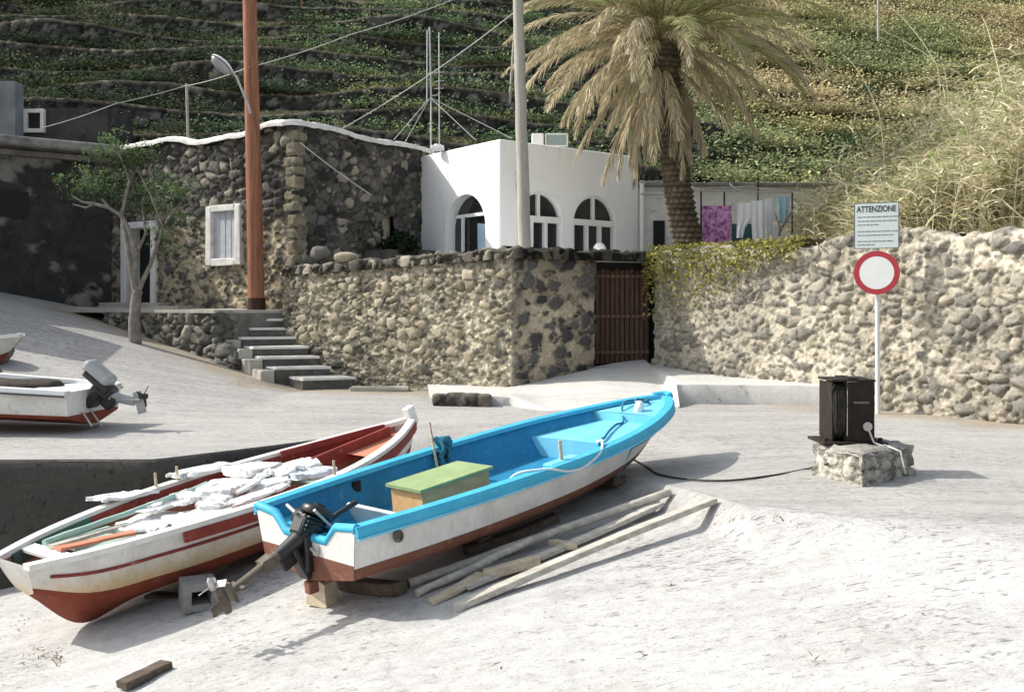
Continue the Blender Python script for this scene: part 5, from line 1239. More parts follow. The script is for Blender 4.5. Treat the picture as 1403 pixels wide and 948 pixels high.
m = MB(); bh.shell(m, 46, inset=.045, x0=.05, x1=3.72, m_side=0, m_bot=0, flip=True)
fl = []
for x in np.linspace(.05, 3.4, 20):
    bb = bh.at(x); fl += [(x, -bb[2] + .05, bb[3] + .05), (x, bb[2] - .05, bb[3] + .05)]
m.add(fl, [(2 * i, 2 * i + 2, 2 * i + 3, 2 * i + 1) for i in range(19)])
m.add([(.045, -.47, .10), (.045, .47, .10), (.045, b - .02, zg), (.045, b * .62, zg - .03), (.045, b * .42, zg - cut), (.045, -b * .42, zg - cut), (.045, -b * .62, zg - .03), (.045, -b + .02, zg)], [(0, 1, 2, 3, 4, 5, 6, 7)])
m.build('inner_liner', MAT['blue_in'], bboat, local=True)
m = MB(); bh.rail(m, [(.028, -.062), (.036, -.012), (.02, .014), (-.07, .012), (-.085, -.02), (-.03, -.03)], 0.0, 4.36, 60)
m.tube([(4.36, -.10, .495), (4.44, -.045, .497), (4.465, 0, .498), (4.44, .045, .497), (4.36, .10, .495)], .034, 8)
m.build('gunwale', MAT['blue'], bboat, local=True)
m = MB(); m.tube([(.02, -b + .0, zg + .0), (.02, -b * .62, zg - .025), (.02, -b * .42, zg - cut), (.02, b * .42, zg - cut), (.02, b * .62, zg - .025), (.02, b, zg)], .032, 8); m.build('transom_cap', MAT['blue'], bboat, local=True)
m = MB()
for sd in (-1, 1): m.tube([bh.gunwale(x, sd, .032, -.066) for x in np.linspace(0, 4.4, 40)], .009, 6)
m.build('rub_strip', MAT['deck'], bboat, local=True)
m = MB(); bh.deck(m, 2.98, 4.30, -.13, .04); bh.deck(m, 3.75, 4.40, -.035, .02, 12, .01); 
b1 = bh.at(2.98); m.add([(2.98, -b1[2] + .02, .06), (2.98, b1[2] - .02, .06), (2.98, b1[0] - .03, b1[1] - .12), (2.98, 0, b1[1] - .11), (2.98, -b1[0] + .03, b1[1] - .12)], [(0, 1, 2, 3, 4)])
b1 = bh.at(3.75); m.add([(3.75, -b1[0] + .03, b1[1] - .13), (3.75, b1[0] - .03, b1[1] - .13), (3.75, b1[0] - .02, b1[1] - .03), (3.75, -b1[0] + .02, b1[1] - .03)], [(0, 1, 2, 3)])
m.build('foredeck', MAT['deck'], bboat, local=True)
m = MB()
for sd in (-1, 1): m.box((.24, sd * .37, zg - .15), (.40, .30, .04), None, 0, 0, .01)
m.box((.08, 0, zg - .23), (.09, .46, .20), None, 0, 0, .01); m.build('stern_seat', MAT['blue'], bboat, local=True)
m = MB(); m.box((.66, .0, .24), (.03, .60, .24), (Vector((1, 0, .5)).normalized(), Vector((0, 1, 0)), Vector((-.5, 0, 1)).normalized()), 0, 0, .008); m.build('splash_board', M_var('white_thwart', (.66, .66, .63), (.5, .49, .46), 4, .7, .2, .004, (.3, .22, .16), .3, 10), bboat, local=True)
for (x, sd) in ((2.02, -1),):
    p_ = bh.gunwale(x, sd, -.04); m = MB(); m.box((p_.x, p_.y - sd * .05, p_.z - .0), (.34, .10, .035), None, 0, 0, .01); pd = m.build('oarlock_block', MAT['deck'], bboat, local=True)
    m = MB(); m.tube([(p_.x, p_.y - sd * .05, p_.z - .05), (p_.x, p_.y - sd * .05, p_.z + .17)], [.017, .015], 8); m.build('thole_pin', MAT['palewood'], pd, local=True)
for (x, sd) in ((.95, 1), (1.95, 1)):
    p_ = bh.gunwale(x, sd, -.06); m = MB(); m.box((p_.x, p_.y, p_.z - .1), (.09, .03, .09), None, 0, .006, .01); m.build('side_cleat', MAT['rust'], bboat, local=True)
p_ = Vector((.32, -(bh.at(.32)[0] + .004), zg - .13)); m = MB(); m.disc(p_ + Vector((0, .004, 0)), (0, -1, .12), .028, .042, .014, 20); m.disc(p_ + Vector((0, .004, 0)), (0, -1, .12), 0, .024, .006, 16); m.build('drain_fitting', MAT['leg'], bboat, local=True)
m = MB(); m.box((1.9, 0, -.035), (3.5, .05, .06), None, 0, 0, .01); m.box((.02, 0, -.05), (.08, .07, .09), None, 0, 0, .01); m.build('keel', MAT['brown'], bboat, local=True)
def BW(x, y, z): return BC + BR @ Vector((x, y, z))
# box with green lid, standing in the boat
bx = thing('storage_box', 'orange plywood box with a flat green lid standing in the blue boat', 'box', BW(.86, .03, .15)); bx.rotation_euler = bboat.rotation_euler
m = MB(); m.box((.44, -.03, .13), (.72, .36, .26), None, 0, .002, .005); m.build('body', MAT['orange'], bx, local=True)
m = MB(); m.box((.44, -.03, .270), (.78, .41, .026), None, 0, .002, .006); m.build('lid', MAT['green'], bx, local=True)
# outboard on the transom
ob = thing('outboard_motor', 'old black outboard motor tilted up on the stern of the blue boat', 'outboard motor', BW(0, 0, zg - cut)); ob.rotation_euler = bboat.rotation_euler
def obm(nm, mb, mat): return mb.build(nm, MAT[mat] if isinstance(mat, str) else mat, ob, local=True)
hA = Vector((.55, 0, .83)); hB = Vector((.83, 0, -.55)); hy_ = Vector((0, 1, 0))
m = MB(); m.lathe((.05, 0, .03), hA, [(0, -.06), (.07, -.06), (.085, -.03), (.085, .07), (.06, .09)], 14); m.box((.03, .0, .06), (.18, .13, .15), (hB, hy_, hA), 0, .006, .02); m.box(Vector((.04, 0, .06)) + hB * .11, (.10, .10, .08), (hB, hy_, hA), 0, .004, .02)
for k in range(4): m.box(Vector((.04, 0, .02)) + hA * (.03 * k) - hB * .0, (.21, .17, .008), (hB, hy_, hA), 0, .002)
obm('engine_block', m, 'black')
m = MB(); c_ = Vector((.05, 0, .03)) + hA * .13; m.lathe(c_, hA, [(0, -.03), (.105, -.03), (.115, -.02), (.115, .025), (.10, .035), (.045, .04), (.04, .06), (0, .062)], 22); obm('flywheel', m, 'black')
m = MB(); m.lathe(Vector((.05, .13, .02)) + hA * .08, Vector((.2, 1, 0)), [(0, -.08), (.06, -.08), (.07, -.06), (.07, .06), (.06, .08), (0, .08)], 14); obm('fuel_tank', m, 'black')
m = MB(); m.tube([(.02, 0, .04), (-.10, 0, -.02), (-.23, 0, -.065)], [.08, .065, .048], 10, squash=.8, jit=.04); m.box((-.02, 0, -.10), (.07, .17, .26), None, 0, .006, .012); m.box((-.06, 0, -.17), (.05, .10, .26), (Vector((.9, 0, .4)), Vector((0, 1, 0)), Vector((-.4, 0, .9))), 0, .006, .012); m.box((-.12, 0, -.11), (.18, .05, .10), (Vector((.9, 0, .4)), Vector((0, 1, 0)), Vector((-.4, 0, .9))), 0, .006, .012); obm('mounting_bracket', m, 'black')
def lp(t, o=0.0): return Vector((-.20, 0, -.055)) + Vector((-.945, 0, -.327)) * t + Vector((-.327, 0, .945)) * o
LX = Vector((.945, 0, .327)); LZ = Vector((-.327, 0, .945))
m = MB(); m.tube([lp(0), lp(.22), lp(.42)], [.046, .036, .034], 10, jit=.07, squash=.8); m.box(lp(.12), (.10, .09, .09), (LX, hy_, LZ), 0, .006, .01); obm('leg', m, 'leg')
m = MB(); m.lathe(lp(.49, -.03), LZ, [(0, -.08), (.025, -.08), (.035, -.02), (.037, .05), (.025, .10), (0, .12)], 12); m.box(lp(.42), (.014, .09, .15), (LX, hy_, LZ), 0, .003, .003); m.box(lp(.55, -.04), (.08, .014, .07), (LX, hy_, LZ), 0, .004, .004); m.box(lp(.36), (.03, .16, .02), (LX, hy_, LZ), 0, .003, .004); obm('gear_case', m, 'leg')
m = MB()
for k in range(3):
    a = k * 2.094 + .5; c_ = lp(.51, .12); rd = hy_ * math.cos(a) + LX * math.sin(a); tg = LZ.cross(rd)
    m.box(c_ + rd * .065, (.07, .05, .007), (rd, (tg + LZ * .5).normalized(), (LZ - tg * .5).normalized()), 0, .002, .003)
m.lathe(lp(.51, .12), LZ, [(.0, -.03), (.025, -.03), (.022, .04), (0, .06)], 10); obm('propeller', m, 'alu')
m = MB(); m.tube([(.12, 0, .02), (.28, -.04, .10), (.42, -.06, .14)], [.02, .018, .022], 8); obm('tiller', m, 'black')
m = MB(); m.tube([(-.04, .02, .18), (.0, .17, .20)], .013, 7); obm('pull_handle', m, 'alu'); m = MB(); m.tube([(.02, -.12, .20), (.16, -.12, .03)], .010, 6); obm('fuel_line', m, 'alu'); m = MB(); m.tube([(-.02, -.09, -.06), (-.02, -.16, -.10), (.0, -.17, -.04)], .010, 6); obm('clamp_screw', m, 'alu')
# a small bag of rope over the far gunwale, the bow line and the white line
q = BW(1.93, .70, zg + .0); m = MB()
for k in range(7):
    r = .10 + .03 * random.random(); ph = random.random() * 6
    m.tube([q + BR @ Vector((.05 * math.cos(a + ph) * r * 8 + .02 * math.sin(3 * a), -.05 + .06 * math.sin(a * 2 + k), -.04 + r * math.sin(a) * 1.0)) for a in np.linspace(0, 6.28, 22)], .016, 6)
o = m.build('rope_coil', MAT['rope_blue'], loc=q); tag(o, 'coil of dark blue rope hanging on the far gunwale of the blue boat', 'rope')
m = MB(); m.tube([BW(1.78, .55, .20), BW(1.84, .66, zg + .02), BW(1.88, .73, zg + .22)], .012, 7); o = m.build('wooden_stick', MAT['palewood'], loc=BW(1.78, .55, .2)); tag(o, 'thin stick propped beside the rope coil in the blue boat', 'stick')
def rope(pts, r, mat, name, lab):
    pts = [Vector(p) for p in pts]; sp = []
    for i in range(len(pts) - 1):
        for t in np.linspace(0, 1, 7)[:-1]:
            p0, p1, p2, p3 = pts[max(i - 1, 0)], pts[i], pts[i + 1], pts[min(i + 2, len(pts) - 1)]
            sp.append(.5 * ((2 * p1) + (p2 - p0) * t + (2 * p0 - 5 * p1 + 4 * p2 - p3) * t * t + (-p0 + 3 * p1 - 3 * p2 + p3) * t ** 3))
    m = MB(); m.tube(sp + [pts[-1]], r, 6); o = m.build(name, MAT[mat], loc=pts[0]); tag(o, lab, 'rope'); return o
zd = .475
rope([BW(4.22, .06, .47), BW(4.05, .16, .50), BW(3.86, .12, .485), BW(3.7, .0, .37), BW(3.55, -.03, .375), BW(3.3, -.13, .37), BW(3.12, -.22, .36), BW(2.99, -.26, .35), BW(2.96, -.27, .22)], .012, 'rope_blue', 'bow_rope', 'dark blue mooring rope trailing over the foredeck of the blue boat')
rope([BW(4.2, .1, .48), BW(4.1, .0, .49), BW(4.0, .05, .50), BW(4.12, .12, .50), BW(4.2, .02, .49)], .013, 'rope_blue', 'bow_rope', 'knotted blue rope lump at the very bow of the blue boat')
rope([BW(2.98, -.24, .36), BW(2.8, -.40, .40), BW(2.6, -.60, .48), BW(2.4, -.74, .44), BW(2.15, -.765, .38), BW(1.95, -.765, .39), BW(1.75, -.74, .45), BW(1.55, -.6, .45), BW(1.5, -.5, .35)], .011, 'rope_white', 'white_rope', 'pale blue-white line looped over the near gunwale of the blue boat')
m = MB(); c = BW(3.86, -.08, .475); m.lathe(c, (.2, 0, 1), [(0, -.07), (.04, -.06), (.05, 0), (.04, .06), (0, .075)], 12); o = m.build('fishing_float', MAT['foam'], loc=c); tag(o, 'small white float lying on the foredeck of the blue boat', 'float')
rope([BW(3.88, -.03, .03), BW(3.90, -.03, .10), BW(3.93, -.02, .13)], .02, 'alu', 'shackle', 'small metal shackle under the bow of the blue boat')

# ---- red boat
RC = Vector((-3.55, 7.16, -.90)); ang = math.atan2(2.56, 3.42); rboat, RR = boat_root('rowing_boat', 'old white wooden boat with red trim and rust-red bottom lying left of the blue boat', RC, math.sin(ang), math.cos(ang), math.radians(6.2))
RL = 4.30
rh = Hull([(0, .235, .50, .12, .26, .22, .10), (.35, .40, .512, .24, .10, -.10, .06), (.9, .56, .53, .40, .08, -.08, 0), (1.7, .685, .545, .49, .09, -.03, 0), (2.5, .67, .555, .46, .10, -.02, 0), (3.2, .52, .585, .31, .14, .0, 0), (3.8, .29, .635, .13, .20, .04, -.05), (4.15, .10, .675, .03, .28, .12, -.12), (RL, .02, .70, .0, .34, .18, -.14)], flare=.25)
m = MB(); rh.shell(m, 60, boot_rows=2)
b, zg, bc, zc, zk, sh = rh.at(0.0); s0 = rh.section(0.0)
left = [(p[0], p[1], p[2]) for p in s0]; right = [(p[0], -p[1], p[2]) for p in s0]
m.add(left + right[::-1], [tuple(range(2 * len(s0)))], 0)
m.build('hull', [MAT['hull_red'], MAT['antifoul']], rboat, local=True)
m = MB(); rh.shell(m, 46, inset=.03, x0=.06, x1=4.1, m_side=0, m_bot=0, flip=True, boot_rows=2)
fl = []
for x in np.linspace(.4, 3.7, 20):
    bb = rh.at(x); fl += [(x, -bb[2] - .0, bb[3] + .07), (x, bb[2] + .0, bb[3] + .07)]
m.add(fl, [(2 * i, 2 * i + 2, 2 * i + 3, 2 * i + 1) for i in range(19)]); m.build('inner_planking', M_var('worn_inside', (.42, .20, .14), (.28, .12, .09), 4, .8, .3, .006, (.55, .45, .38), .3, 8), rboat, local=True)
m = MB(); rh.rail(m, [(.022, -.03), (.026, .014), (-.065, .014), (-.065, -.03)], 0.0, 4.22, 56); m.build('gunwale', M_var('flaking_white', (.76, .75, .72), (.62, .6, .56), 5, .7, .3, .006, (.45, .36, .28), .3, 11), rboat, local=True)
m = MB(); rh.rail(m, [(.030, -.115), (.034, -.032), (.0, -.032), (.0, -.115)], 1.02, 4.24, 46, (-1,)); rh.rail(m, [(-.068, -.12), (-.066, -.02), (-.090, -.02), (-.092, -.12)], .9, 4.0, 40, (1,)); m.build('red_strake', MAT['red'], rboat, local=True)
m = MB(); rh.rail(m, [(-.068, -.12), (-.066, -.02), (-.085, -.02), (-.088, -.12)], .12, .9, 20, (1,)); m.build('green_strake', MAT['aqua_dark'], rboat, local=True)
m = MB(); pts = []
for x in np.linspace(.12, 4.1, 40):
    sec = rh.section(x); p_ = sec[5 + 6]; q_ = sec[5 + 5]; f = .55; pts.append((p_[0] * f + q_[0] * (1 - f), -(p_[1] * f + q_[1] * (1 - f)) - .008, p_[2] * f + q_[2] * (1 - f)))
m.tube(pts, .013, 6); m.build('rub_strip', MAT['red'], rboat, local=True)
m = MB(); m.box((RL - .06, 0, .72), (.11, .085, .20), (Vector((1, 0, .3)).normalized(), Vector((0, 1, 0)), Vector((-.3, 0, 1)).normalized()), 0, .003, .012); m.build('stem_post', MAT['gloss'], rboat, local=True)
m = MB(); rh.deck(m, 3.35, 4.15, -.10, .05, 10, .015); m.build('foredeck', MAT['salmon'], rboat, local=True)
m = MB(); rh.rail(m, [(-.10, -.03), (-.09, .03), (-.115, .03), (-.12, -.03)], 2.9, 3.95, 20, (1,)); pass; m.build('breast_board', MAT['red'], rboat, local=True)
m = MB(); m.box((.74, 0, .42), (.46, .74, .025), None, 0, .003, .004); m.build('thwart', MAT['aqua'], rboat, local=True); m = MB(); m.box((2.75, 0, .40), (.22, 1.2, .03), None, 0, .003, .004); m.build('thwart', MAT['aqua'], rboat, local=True)
m = MB(); m.bar((2.95, .10, .48), (3.95, .03, .585), .03, .16); m.build('centre_board', MAT['red'], rboat, local=True)
m = MB(); m.box((.27, 0, .48), (.12, .60, .03), None, 0, .003, .006); m.build('stern_board', MAT['gloss'], rboat, local=True)
for (x, sd) in ((1.85, 1), (1.62, -1 * 0 + 1), (2.55, -1)):
    p_ = rh.gunwale(x, sd, -.03); m = MB(); m.tube([p_ + Vector((0, 0, -.05)), p_ + Vector((0, 0, .14))], [.014, .012], 7); m.build('thole_pin', MAT['palewood'], rboat, local=True)
m = MB(); m.box((2.1, 0, -.03), (2.0, .05, .05), None, 0, 0, .01); m.build('keel', MAT['antifoul'], rboat, local=True)
def RW_(x, y, z): return RC + RR @ Vector((x, y, z))
def slab(name, c, size, yaw, lab, cat_, mat, tilt=0.0, grp=None, seed=1):
    """crumbled broken slab"""
    n, k = 44, 18; V = []
    for i in range(k + 1):
        ph = math.pi * i / k
        for j in range(n): th = 2 * math.pi * j / n; V.append((math.sin(ph) * math.cos(th), math.sin(ph) * math.sin(th), math.cos(ph)))
    V = np.array(V); Q = np.sign(V) * np.abs(V) ** np.array([.42, .42, .22]); out = 1 + 1.0 * (fbm(V * np.array([1.6, 1.6, .3]) + seed * 3.1, seed, 4) - .5); Q[:, :2] *= out[:, None]
    Q = Q * np.array(size) / 2; f1_, f2_, id_ = voronoi(Q * 14 + seed, seed + 4); Q += (np.stack([r01(id_, q + 1) for q in range(3)], 1) - .5) * np.array([.034, .034, .014]) + (np.stack([fbm(Q * 22 + q * 9.1, seed + q, 3) for q in range(3)], 1) - .5) * np.array([.035, .035, .02])
    X = Vector((math.cos(yaw), math.sin(yaw), math.sin(tilt))).normalized(); Y = Vector((-math.sin(yaw), math.cos(yaw), 0)); Z = X.cross(Y); Mx = np.array(RR @ Matrix((X, Y, Z)).transposed()); Q = Q @ Mx.T + np.array(c)
    I = np.arange((k + 1) * n).reshape(k + 1, n); J = np.roll(I, -1, 1); o = npmesh(name, Q, np.stack([I[:-1], I[1:], J[1:], J[:-1]], -1).reshape(-1, 4), mat, None, None, False, c); tag(o, lab, cat_, grp)
g_ = 'broken white foam in the red boat'
FOAM = [((1.30, .66, .585), (.50, .20, .05), .1, 'ragged white foam strip on the far gunwale nearest the stern'), ((2.12, .69, .60), (.55, .20, .07), .05, 'ragged white foam strip on the far gunwale beside the thole pin'),
        ((1.15, .05, .47), (.50, .42, .06), .3, 'wide white foam slab behind the green thwart'), ((1.42, -.27, .50), (.50, .34, .05), -.1, 'white foam slab under the near gunwale towards the stern'), ((1.60, .22, .52), (.80, .16, .05), .15, 'long white foam piece along the middle of the red boat'),
        ((1.98, .14, .55), (.50, .34, .12), .5, 'thick crumbled white foam chunk in the middle of the heap'), ((2.20, -.16, .55), (.36, .28, .10), -.4, 'rough white foam chunk in the middle of the near side'), ((2.36, .22, .60), (.42, .30, .13), .2, 'highest white foam lump of the heap, towards the bow'),
        ((2.58, -.28, .56), (.40, .22, .09), .1, 'pale bluish foam block against the near gunwale'), ((1.86, -.42, .56), (.50, .14, .05), .05, 'narrow white foam offcut along the near gunwale'), ((2.75, .15, .53), (.36, .3, .07), -.3, 'small white foam slab closest to the bow'),
        ((1.70, -.08, .52), (.40, .22, .08), .8, 'white foam fragment lying across the long middle piece'), ((2.45, .02, .58), (.26, .20, .09), 1.2, 'small broken white foam lump below the highest one')]
for i_, (c, s_, yaw, lab) in enumerate(FOAM): slab('foam_slab', RW_(c[0], c[1], c[2] - .02), (s_[0] * 1.12, s_[1] * 1.15, s_[2] * .62), yaw, lab, 'foam', MAT['foam'] if 'bluish' not in lab else M_var('blue_foam', (.66, .74, .80), (.56, .64, .70), 6, .8, .4, .02), random.uniform(-.15, .15), g_, i_ + 3)
for i_ in range(12):
    x_ = random.uniform(1.05, 2.75); slab('foam_slab', RW_(x_, random.uniform(-.38, .34), .53 + .05 * (x_ > 1.8)), (random.uniform(.12, .24), random.uniform(.09, .16), random.uniform(.03, .06)), random.uniform(0, 3), 'small broken white foam crumb scattered over the heap in the red boat', 'foam', MAT['foam'], random.uniform(-.3, .3), g_, i_ + 40)
def plank(name, a, b, w, h, mat, lab, cat_='plank', group=None, rnd=False, jit=.004):
    m = MB()
    if rnd:
        n = 9; m.tube([a + (b - a) * i / n + Vector((random.uniform(-1, 1), random.uniform(-1, 1), random.uniform(-.5, .5))) * .008 for i in range(n + 1)], [w / 2 * random.uniform(.85, 1.1) for _ in range(n + 1)], 9, jit=.06)
        o = m.build(name, mat, loc=(a + b) / 2)
    else:
        X = (b - a).normalized(); Y = UZ.cross(X).normalized(); Z = X.cross(Y); L = (b - a).length; n = 8; vs = []
        ph = random.random() * 9
        for i in range(n + 1):
            t = i / n; c = a + (b - a) * t + Y * .01 * math.sin(t * 5 + ph) + Z * .006 * math.sin(t * 4 + ph * 2)
            ww = w * (1 + random.uniform(-.06, .06)); hh = h * (1 + random.uniform(-.06, .06)); sk = random.uniform(-.03, .03) * (1 if i in (0, n) else 0)
            for (u, v) in ((-.5, -.42), (-.42, -.5), (.42, -.5), (.5, -.42), (.5, .42), (.42, .5), (-.42, .5), (-.5, .42)): vs.append(c + Y * u * ww + Z * v * hh + X * (sk * u))
        m.add(vs, [(i * 8 + j, i * 8 + (j + 1) % 8, (i + 1) * 8 + (j + 1) % 8, (i + 1) * 8 + j) for i in range(n) for j in range(8)] + [tuple(range(7, -1, -1)), tuple(range(n * 8, n * 8 + 8))])
        o = m.build(name, mat, loc=(a + b) / 2)
    tag(o, lab, cat_, group); return o
plank('oar', RW_(.30, .10, .53), RW_(1.9, .30, .55), .05, .05, MAT['aqua'], 'pale green oar shaft lying fore and aft in the red boat', 'oar', None, True)
plank('plank', RW_(.30, -.08, .52), RW_(.90, -.12, .46), .10, .025, MAT['salmon'], 'faded reddish board in the stern of the red boat')
plank('plank', RW_(.30, .02, .52), RW_(1.0, .12, .46), .07, .03, MAT['weathered'], 'grey weathered board in the stern of the red boat')

# ---- white boat on the road at the left, with a second bow and a rubble heap behind
WC = Vector((-4.83, 11.5, .06)); wboat, WR_ = boat_root('motor_boat', 'white motor boat with grey outboard on the road at the left edge', WC, -1.0, .10, math.radians(2.0))
wh_ = Hull([(0, .62, .42, .55, .12, .0, 0), (1.2, .70, .45, .62, .12, 0, 0), (2.4, .66, .50, .50, .14, .0, 0), (3.4, .42, .57, .24, .22, .05, -.1), (4.0, .12, .63, .03, .32, .16, -.3), (4.2, .02, .65, 0, .36, .2, -.35)], flare=.15)
m = MB(); wh_.shell(m, 40, boot_rows=1); s0 = wh_.section(0.0)
m.add([(p[0], p[1], p[2]) for p in s0[:7]] + [(p[0], -p[1], p[2]) for p in s0[:7]][::-1], [tuple(range(14))], 1); m.add([(p[0], p[1], p[2]) for p in s0[6:]] + [(p[0], -p[1], p[2]) for p in s0[6:]][::-1], [tuple(range(2 * len(s0[6:])))], 0)
m.build('hull', [MAT['hull_white'], MAT['antifoul']], wboat, local=True)
m = MB(); wh_.shell(m, 30, inset=.04, x0=.05, x1=4.0, m_side=0, m_bot=0, flip=True); m.build('inner_liner', M_var('grey_inside', (.40, .42, .42), (.3, .31, .31), 4, .7), wboat, local=True)
m = MB(); wh_.rail(m, [(.03, -.035), (.035, .015), (-.09, .015), (-.09, -.03)], 0, 4.1, 40); m.build('gunwale', MAT['gloss'], wboat, local=True)
m = MB()
for sd in (-1, 1): m.tube([wh_.gunwale(x, sd, .034, -.045) for x in np.linspace(0, 4.1, 30)], .012, 6)
m.build('rub_strip', MAT['wire'], wboat, local=True)
m = MB(); wh_.deck(m, .05, .55, -.03, .05, 8); wh_.deck(m, 2.2, 4.1, .0, .06); m.build('deck', MAT['gloss'], wboat, local=True)
m = MB(); m.tube([(-.02, .30, .18), (-.14, .30, .02)], .012, 6); m.tube([(-.02, .12, .18), (-.16, .12, .0)], .012, 6); m.tube([(-.12, .30, .04), (-.14, .12, .03)], .01, 6); m.build('boarding_ladder', MAT['galv'], wboat, local=True)
def WW(x, y, z): return WC + WR_ @ Vector((x, y, z))
om = thing('outboard_motor', 'silver-grey outboard motor tilted up behind the white boat', 'outboard motor', WW(0, 0, .42)); om.rotation_euler = wboat.rotation_euler
T1 = Vector((.80, 0, .60)).normalized(); T2 = Vector((-.60, 0, .80))     # the motor's own up and back axes, tilted
def tb(m, c, size, bev=.03): m.box(Vector(c), size, (T1, Vector((0, 1, 0)), T2), 0, .002, bev)
m = MB(); tb(m, (-.09, .08, .18), (.38, .24, .15), .05); m.build('cowl', MAT['motor_grey'], om, local=True)
m = MB(); tb(m, (-.10, .08, .085), (.36, .25, .08), .02); tb(m, (-.16, .08, .0), (.24, .20, .16), .03); m.build('engine_tray', MAT['black'], om, local=True)
m = MB(); tb(m, (-.06, .08, -.10), (.10, .22, .24), .02); tb(m, (-.22, .08, -.13), (.16, .12, .18), .02); m.build('mounting_bracket', MAT['black'], om, local=True)
m = MB(); m.tube([(-.2, .08, -.08), (-.36, .08, -.10), (-.52, .08, -.13)], [.07, .055, .05], 9); m.box((-.50, .08, -.10), (.22, .16, .02), None, 0, .002, .004); m.box((-.58, .08, -.13), (.10, .03, .26), (Vector((.9, 0, -.3)).normalized(), Vector((0, 1, 0)), Vector((.3, 0, .9)).normalized()), 0, .002, .01); m.build('leg', MAT['motor_grey'], om, local=True)
m = MB()
for k in range(3):
    a = k * 2.094 + .3; c_ = Vector((-.62, .08, -.06)); rd = Vector((0, math.cos(a), math.sin(a))); m.box(c_ + rd * .08, (.11, .07, .01), (rd, Vector((.6, -math.sin(a) * .8, math.cos(a) * .8)).normalized(), Vector((.8, math.sin(a) * .6, -math.cos(a) * .6)).normalized()), 0, .002, .003)
m.lathe((-.66, .08, -.06), (1, 0, 0), [(0, -.02), (.03, -.01), (.035, .08), (0, .1)], 10); m.build('propeller', MAT['black'], om, local=True)
# net heap in the white boat
q = WW(.9, 0, .38); V = []
o = rock('fishing_net', q, (1.0, .55, .22), 17, 'dark heap of net and rope lying in the white boat', 'net', MAT['net'], n=60)
# second boat
SC = P(-60, 505, 13.6); SC = Vector((-9.8, 14.0, .35)); sboat, SR_ = boat_root('motor_boat', 'white boat of which only the bow shows, above the rubble at the left edge', SC, 1.0, -.08, math.radians(3))
sh_ = Hull([(0, .6, .45, .5, .1, 0, 0), (1.5, .65, .46, .55, .1, 0, 0), (2.4, .42, .48, .25, .16, .05, -.1), (2.95, .12, .52, .03, .26, .14, -.25), (3.1, .02, .53, .0, .3, .18, -.3)], flare=.15)
m = MB(); sh_.shell(m, 30, boot_rows=0); m.build('hull', [MAT['hull_white'], MAT['antifoul']], sboat, local=True)
m = MB(); sh_.rail(m, [(.03, -.035), (.035, .015), (-.09, .015), (-.09, -.03)], 0, 3.05, 30); m.build('gunwale', MAT['gloss'], sboat, local=True)
m = MB(); sh_.deck(m, 1.2, 3.05, .0, .05); m.build('deck', MAT['gloss'], sboat, local=True)
# rubble heap
RK = []
for (cx_, cy_, w, seed) in ((-6.75, 12.9, .55, 1), (-6.35, 13.0, .40, 2), (-7.1, 13.3, .7, 4), (-6.6, 13.6, .5, 5), (-7.3, 12.7, .6, 6), (-6.15, 13.2, .26, 7), (-6.0, 12.9, .20, 9), (-7.5, 13.8, .9, 10), (-8.0, 15.2, .8, 12), (-8.2, 14.6, .6, 13)):
    w *= .9; zz_ = gz(cx_, cy_) + w * .22
    rock('rubble_stone', (cx_, cy_, zz_), (w, w * .8, w * .62), seed, 'dark lava stone in the rubble heap behind the white boat', 'stone', MAT['boulder'], 'rubble heap behind the white boat')

# ------------------------------------------------------------------ loose timber and blocks on the slipway
def Gp(px, py, up=.03): q = G(px, py); q.z += up; return q
TG = 'timbers lying on the slipway'
plank('long_pole', Gp(560, 806, .035), Gp(917, 682, .05), .07, .07, MAT['weathered'], 'long rounded weathered pole lying nearest the blue boat', 'timber', TG, True)
plank('long_plank', Gp(622, 838, .03), Gp(976, 692, .04), .085, .045, MAT['weathered'], 'long squared grey timber lying farthest from the blue boat', 'timber', TG)
plank('pole', Gp(572, 818, .03), Gp(730, 757, .10), .06, .06, MAT['weathered'], 'short bleached pole between the two long timbers, its far end raised', 'timber', TG, True)
plank('plank', Gp(592, 829, .03), Gp(662, 797, .05), .09, .03, MAT['palewood'], 'short yellowish board among the timbers near the stern', 'timber', TG)
plank('plank', Gp(664, 798, .05), Gp(740, 778, .06), .08, .07, MAT['palewood'], 'light brown split block lying on the timbers', 'timber', TG)
plank('plank', Gp(757, 751, .04), Gp(787, 757, .05), .06, .04, MAT['palewood'], 'small pale wedge of wood between the long timbers', 'timber', TG)
plank('plank', Gp(640, 812, .04), Gp(905, 700, .05), .07, .035, MAT['weathered'], 'thin grey lath between the two long timbers', 'timber', TG)
plank('plank', Gp(166, 946, .03), Gp(229, 915, .03), .10, .05, MAT['darkwood'], 'dark weathered plank end lying in the bottom left corner', 'timber')
plank('roller_plank', Gp(465, 806, .05), Gp(548, 816, .05), .13, .09, MAT['darkwood'], 'dark brown beam under the stern of the blue boat', 'timber', 'skids under the blue boat')
plank('roller_plank', Gp(640, 762, .04), Gp(762, 716, .04), .10, .07, MAT['darkwood'], 'grey skid plank in the shadow under the blue boat', 'timber', 'skids under the blue boat')
plank('roller_plank', Gp(640, 748, .05), Gp(668, 752, .05), .12, .10, MAT['darkwood'], 'small dark block under the middle of the blue boat', 'timber', 'skids under the blue boat')
plank('roller_plank', Gp(800, 660, .05), Gp(850, 666, .05), .12, .09, MAT['darkwood'], 'dark skid block under the bow of the blue boat', 'timber', 'skids under the blue boat')
c = G(440, 828); m = MB(); X = Vector((.8, -.5, 0)).normalized(); Y = Vector((.5, .8, 0)).normalized()
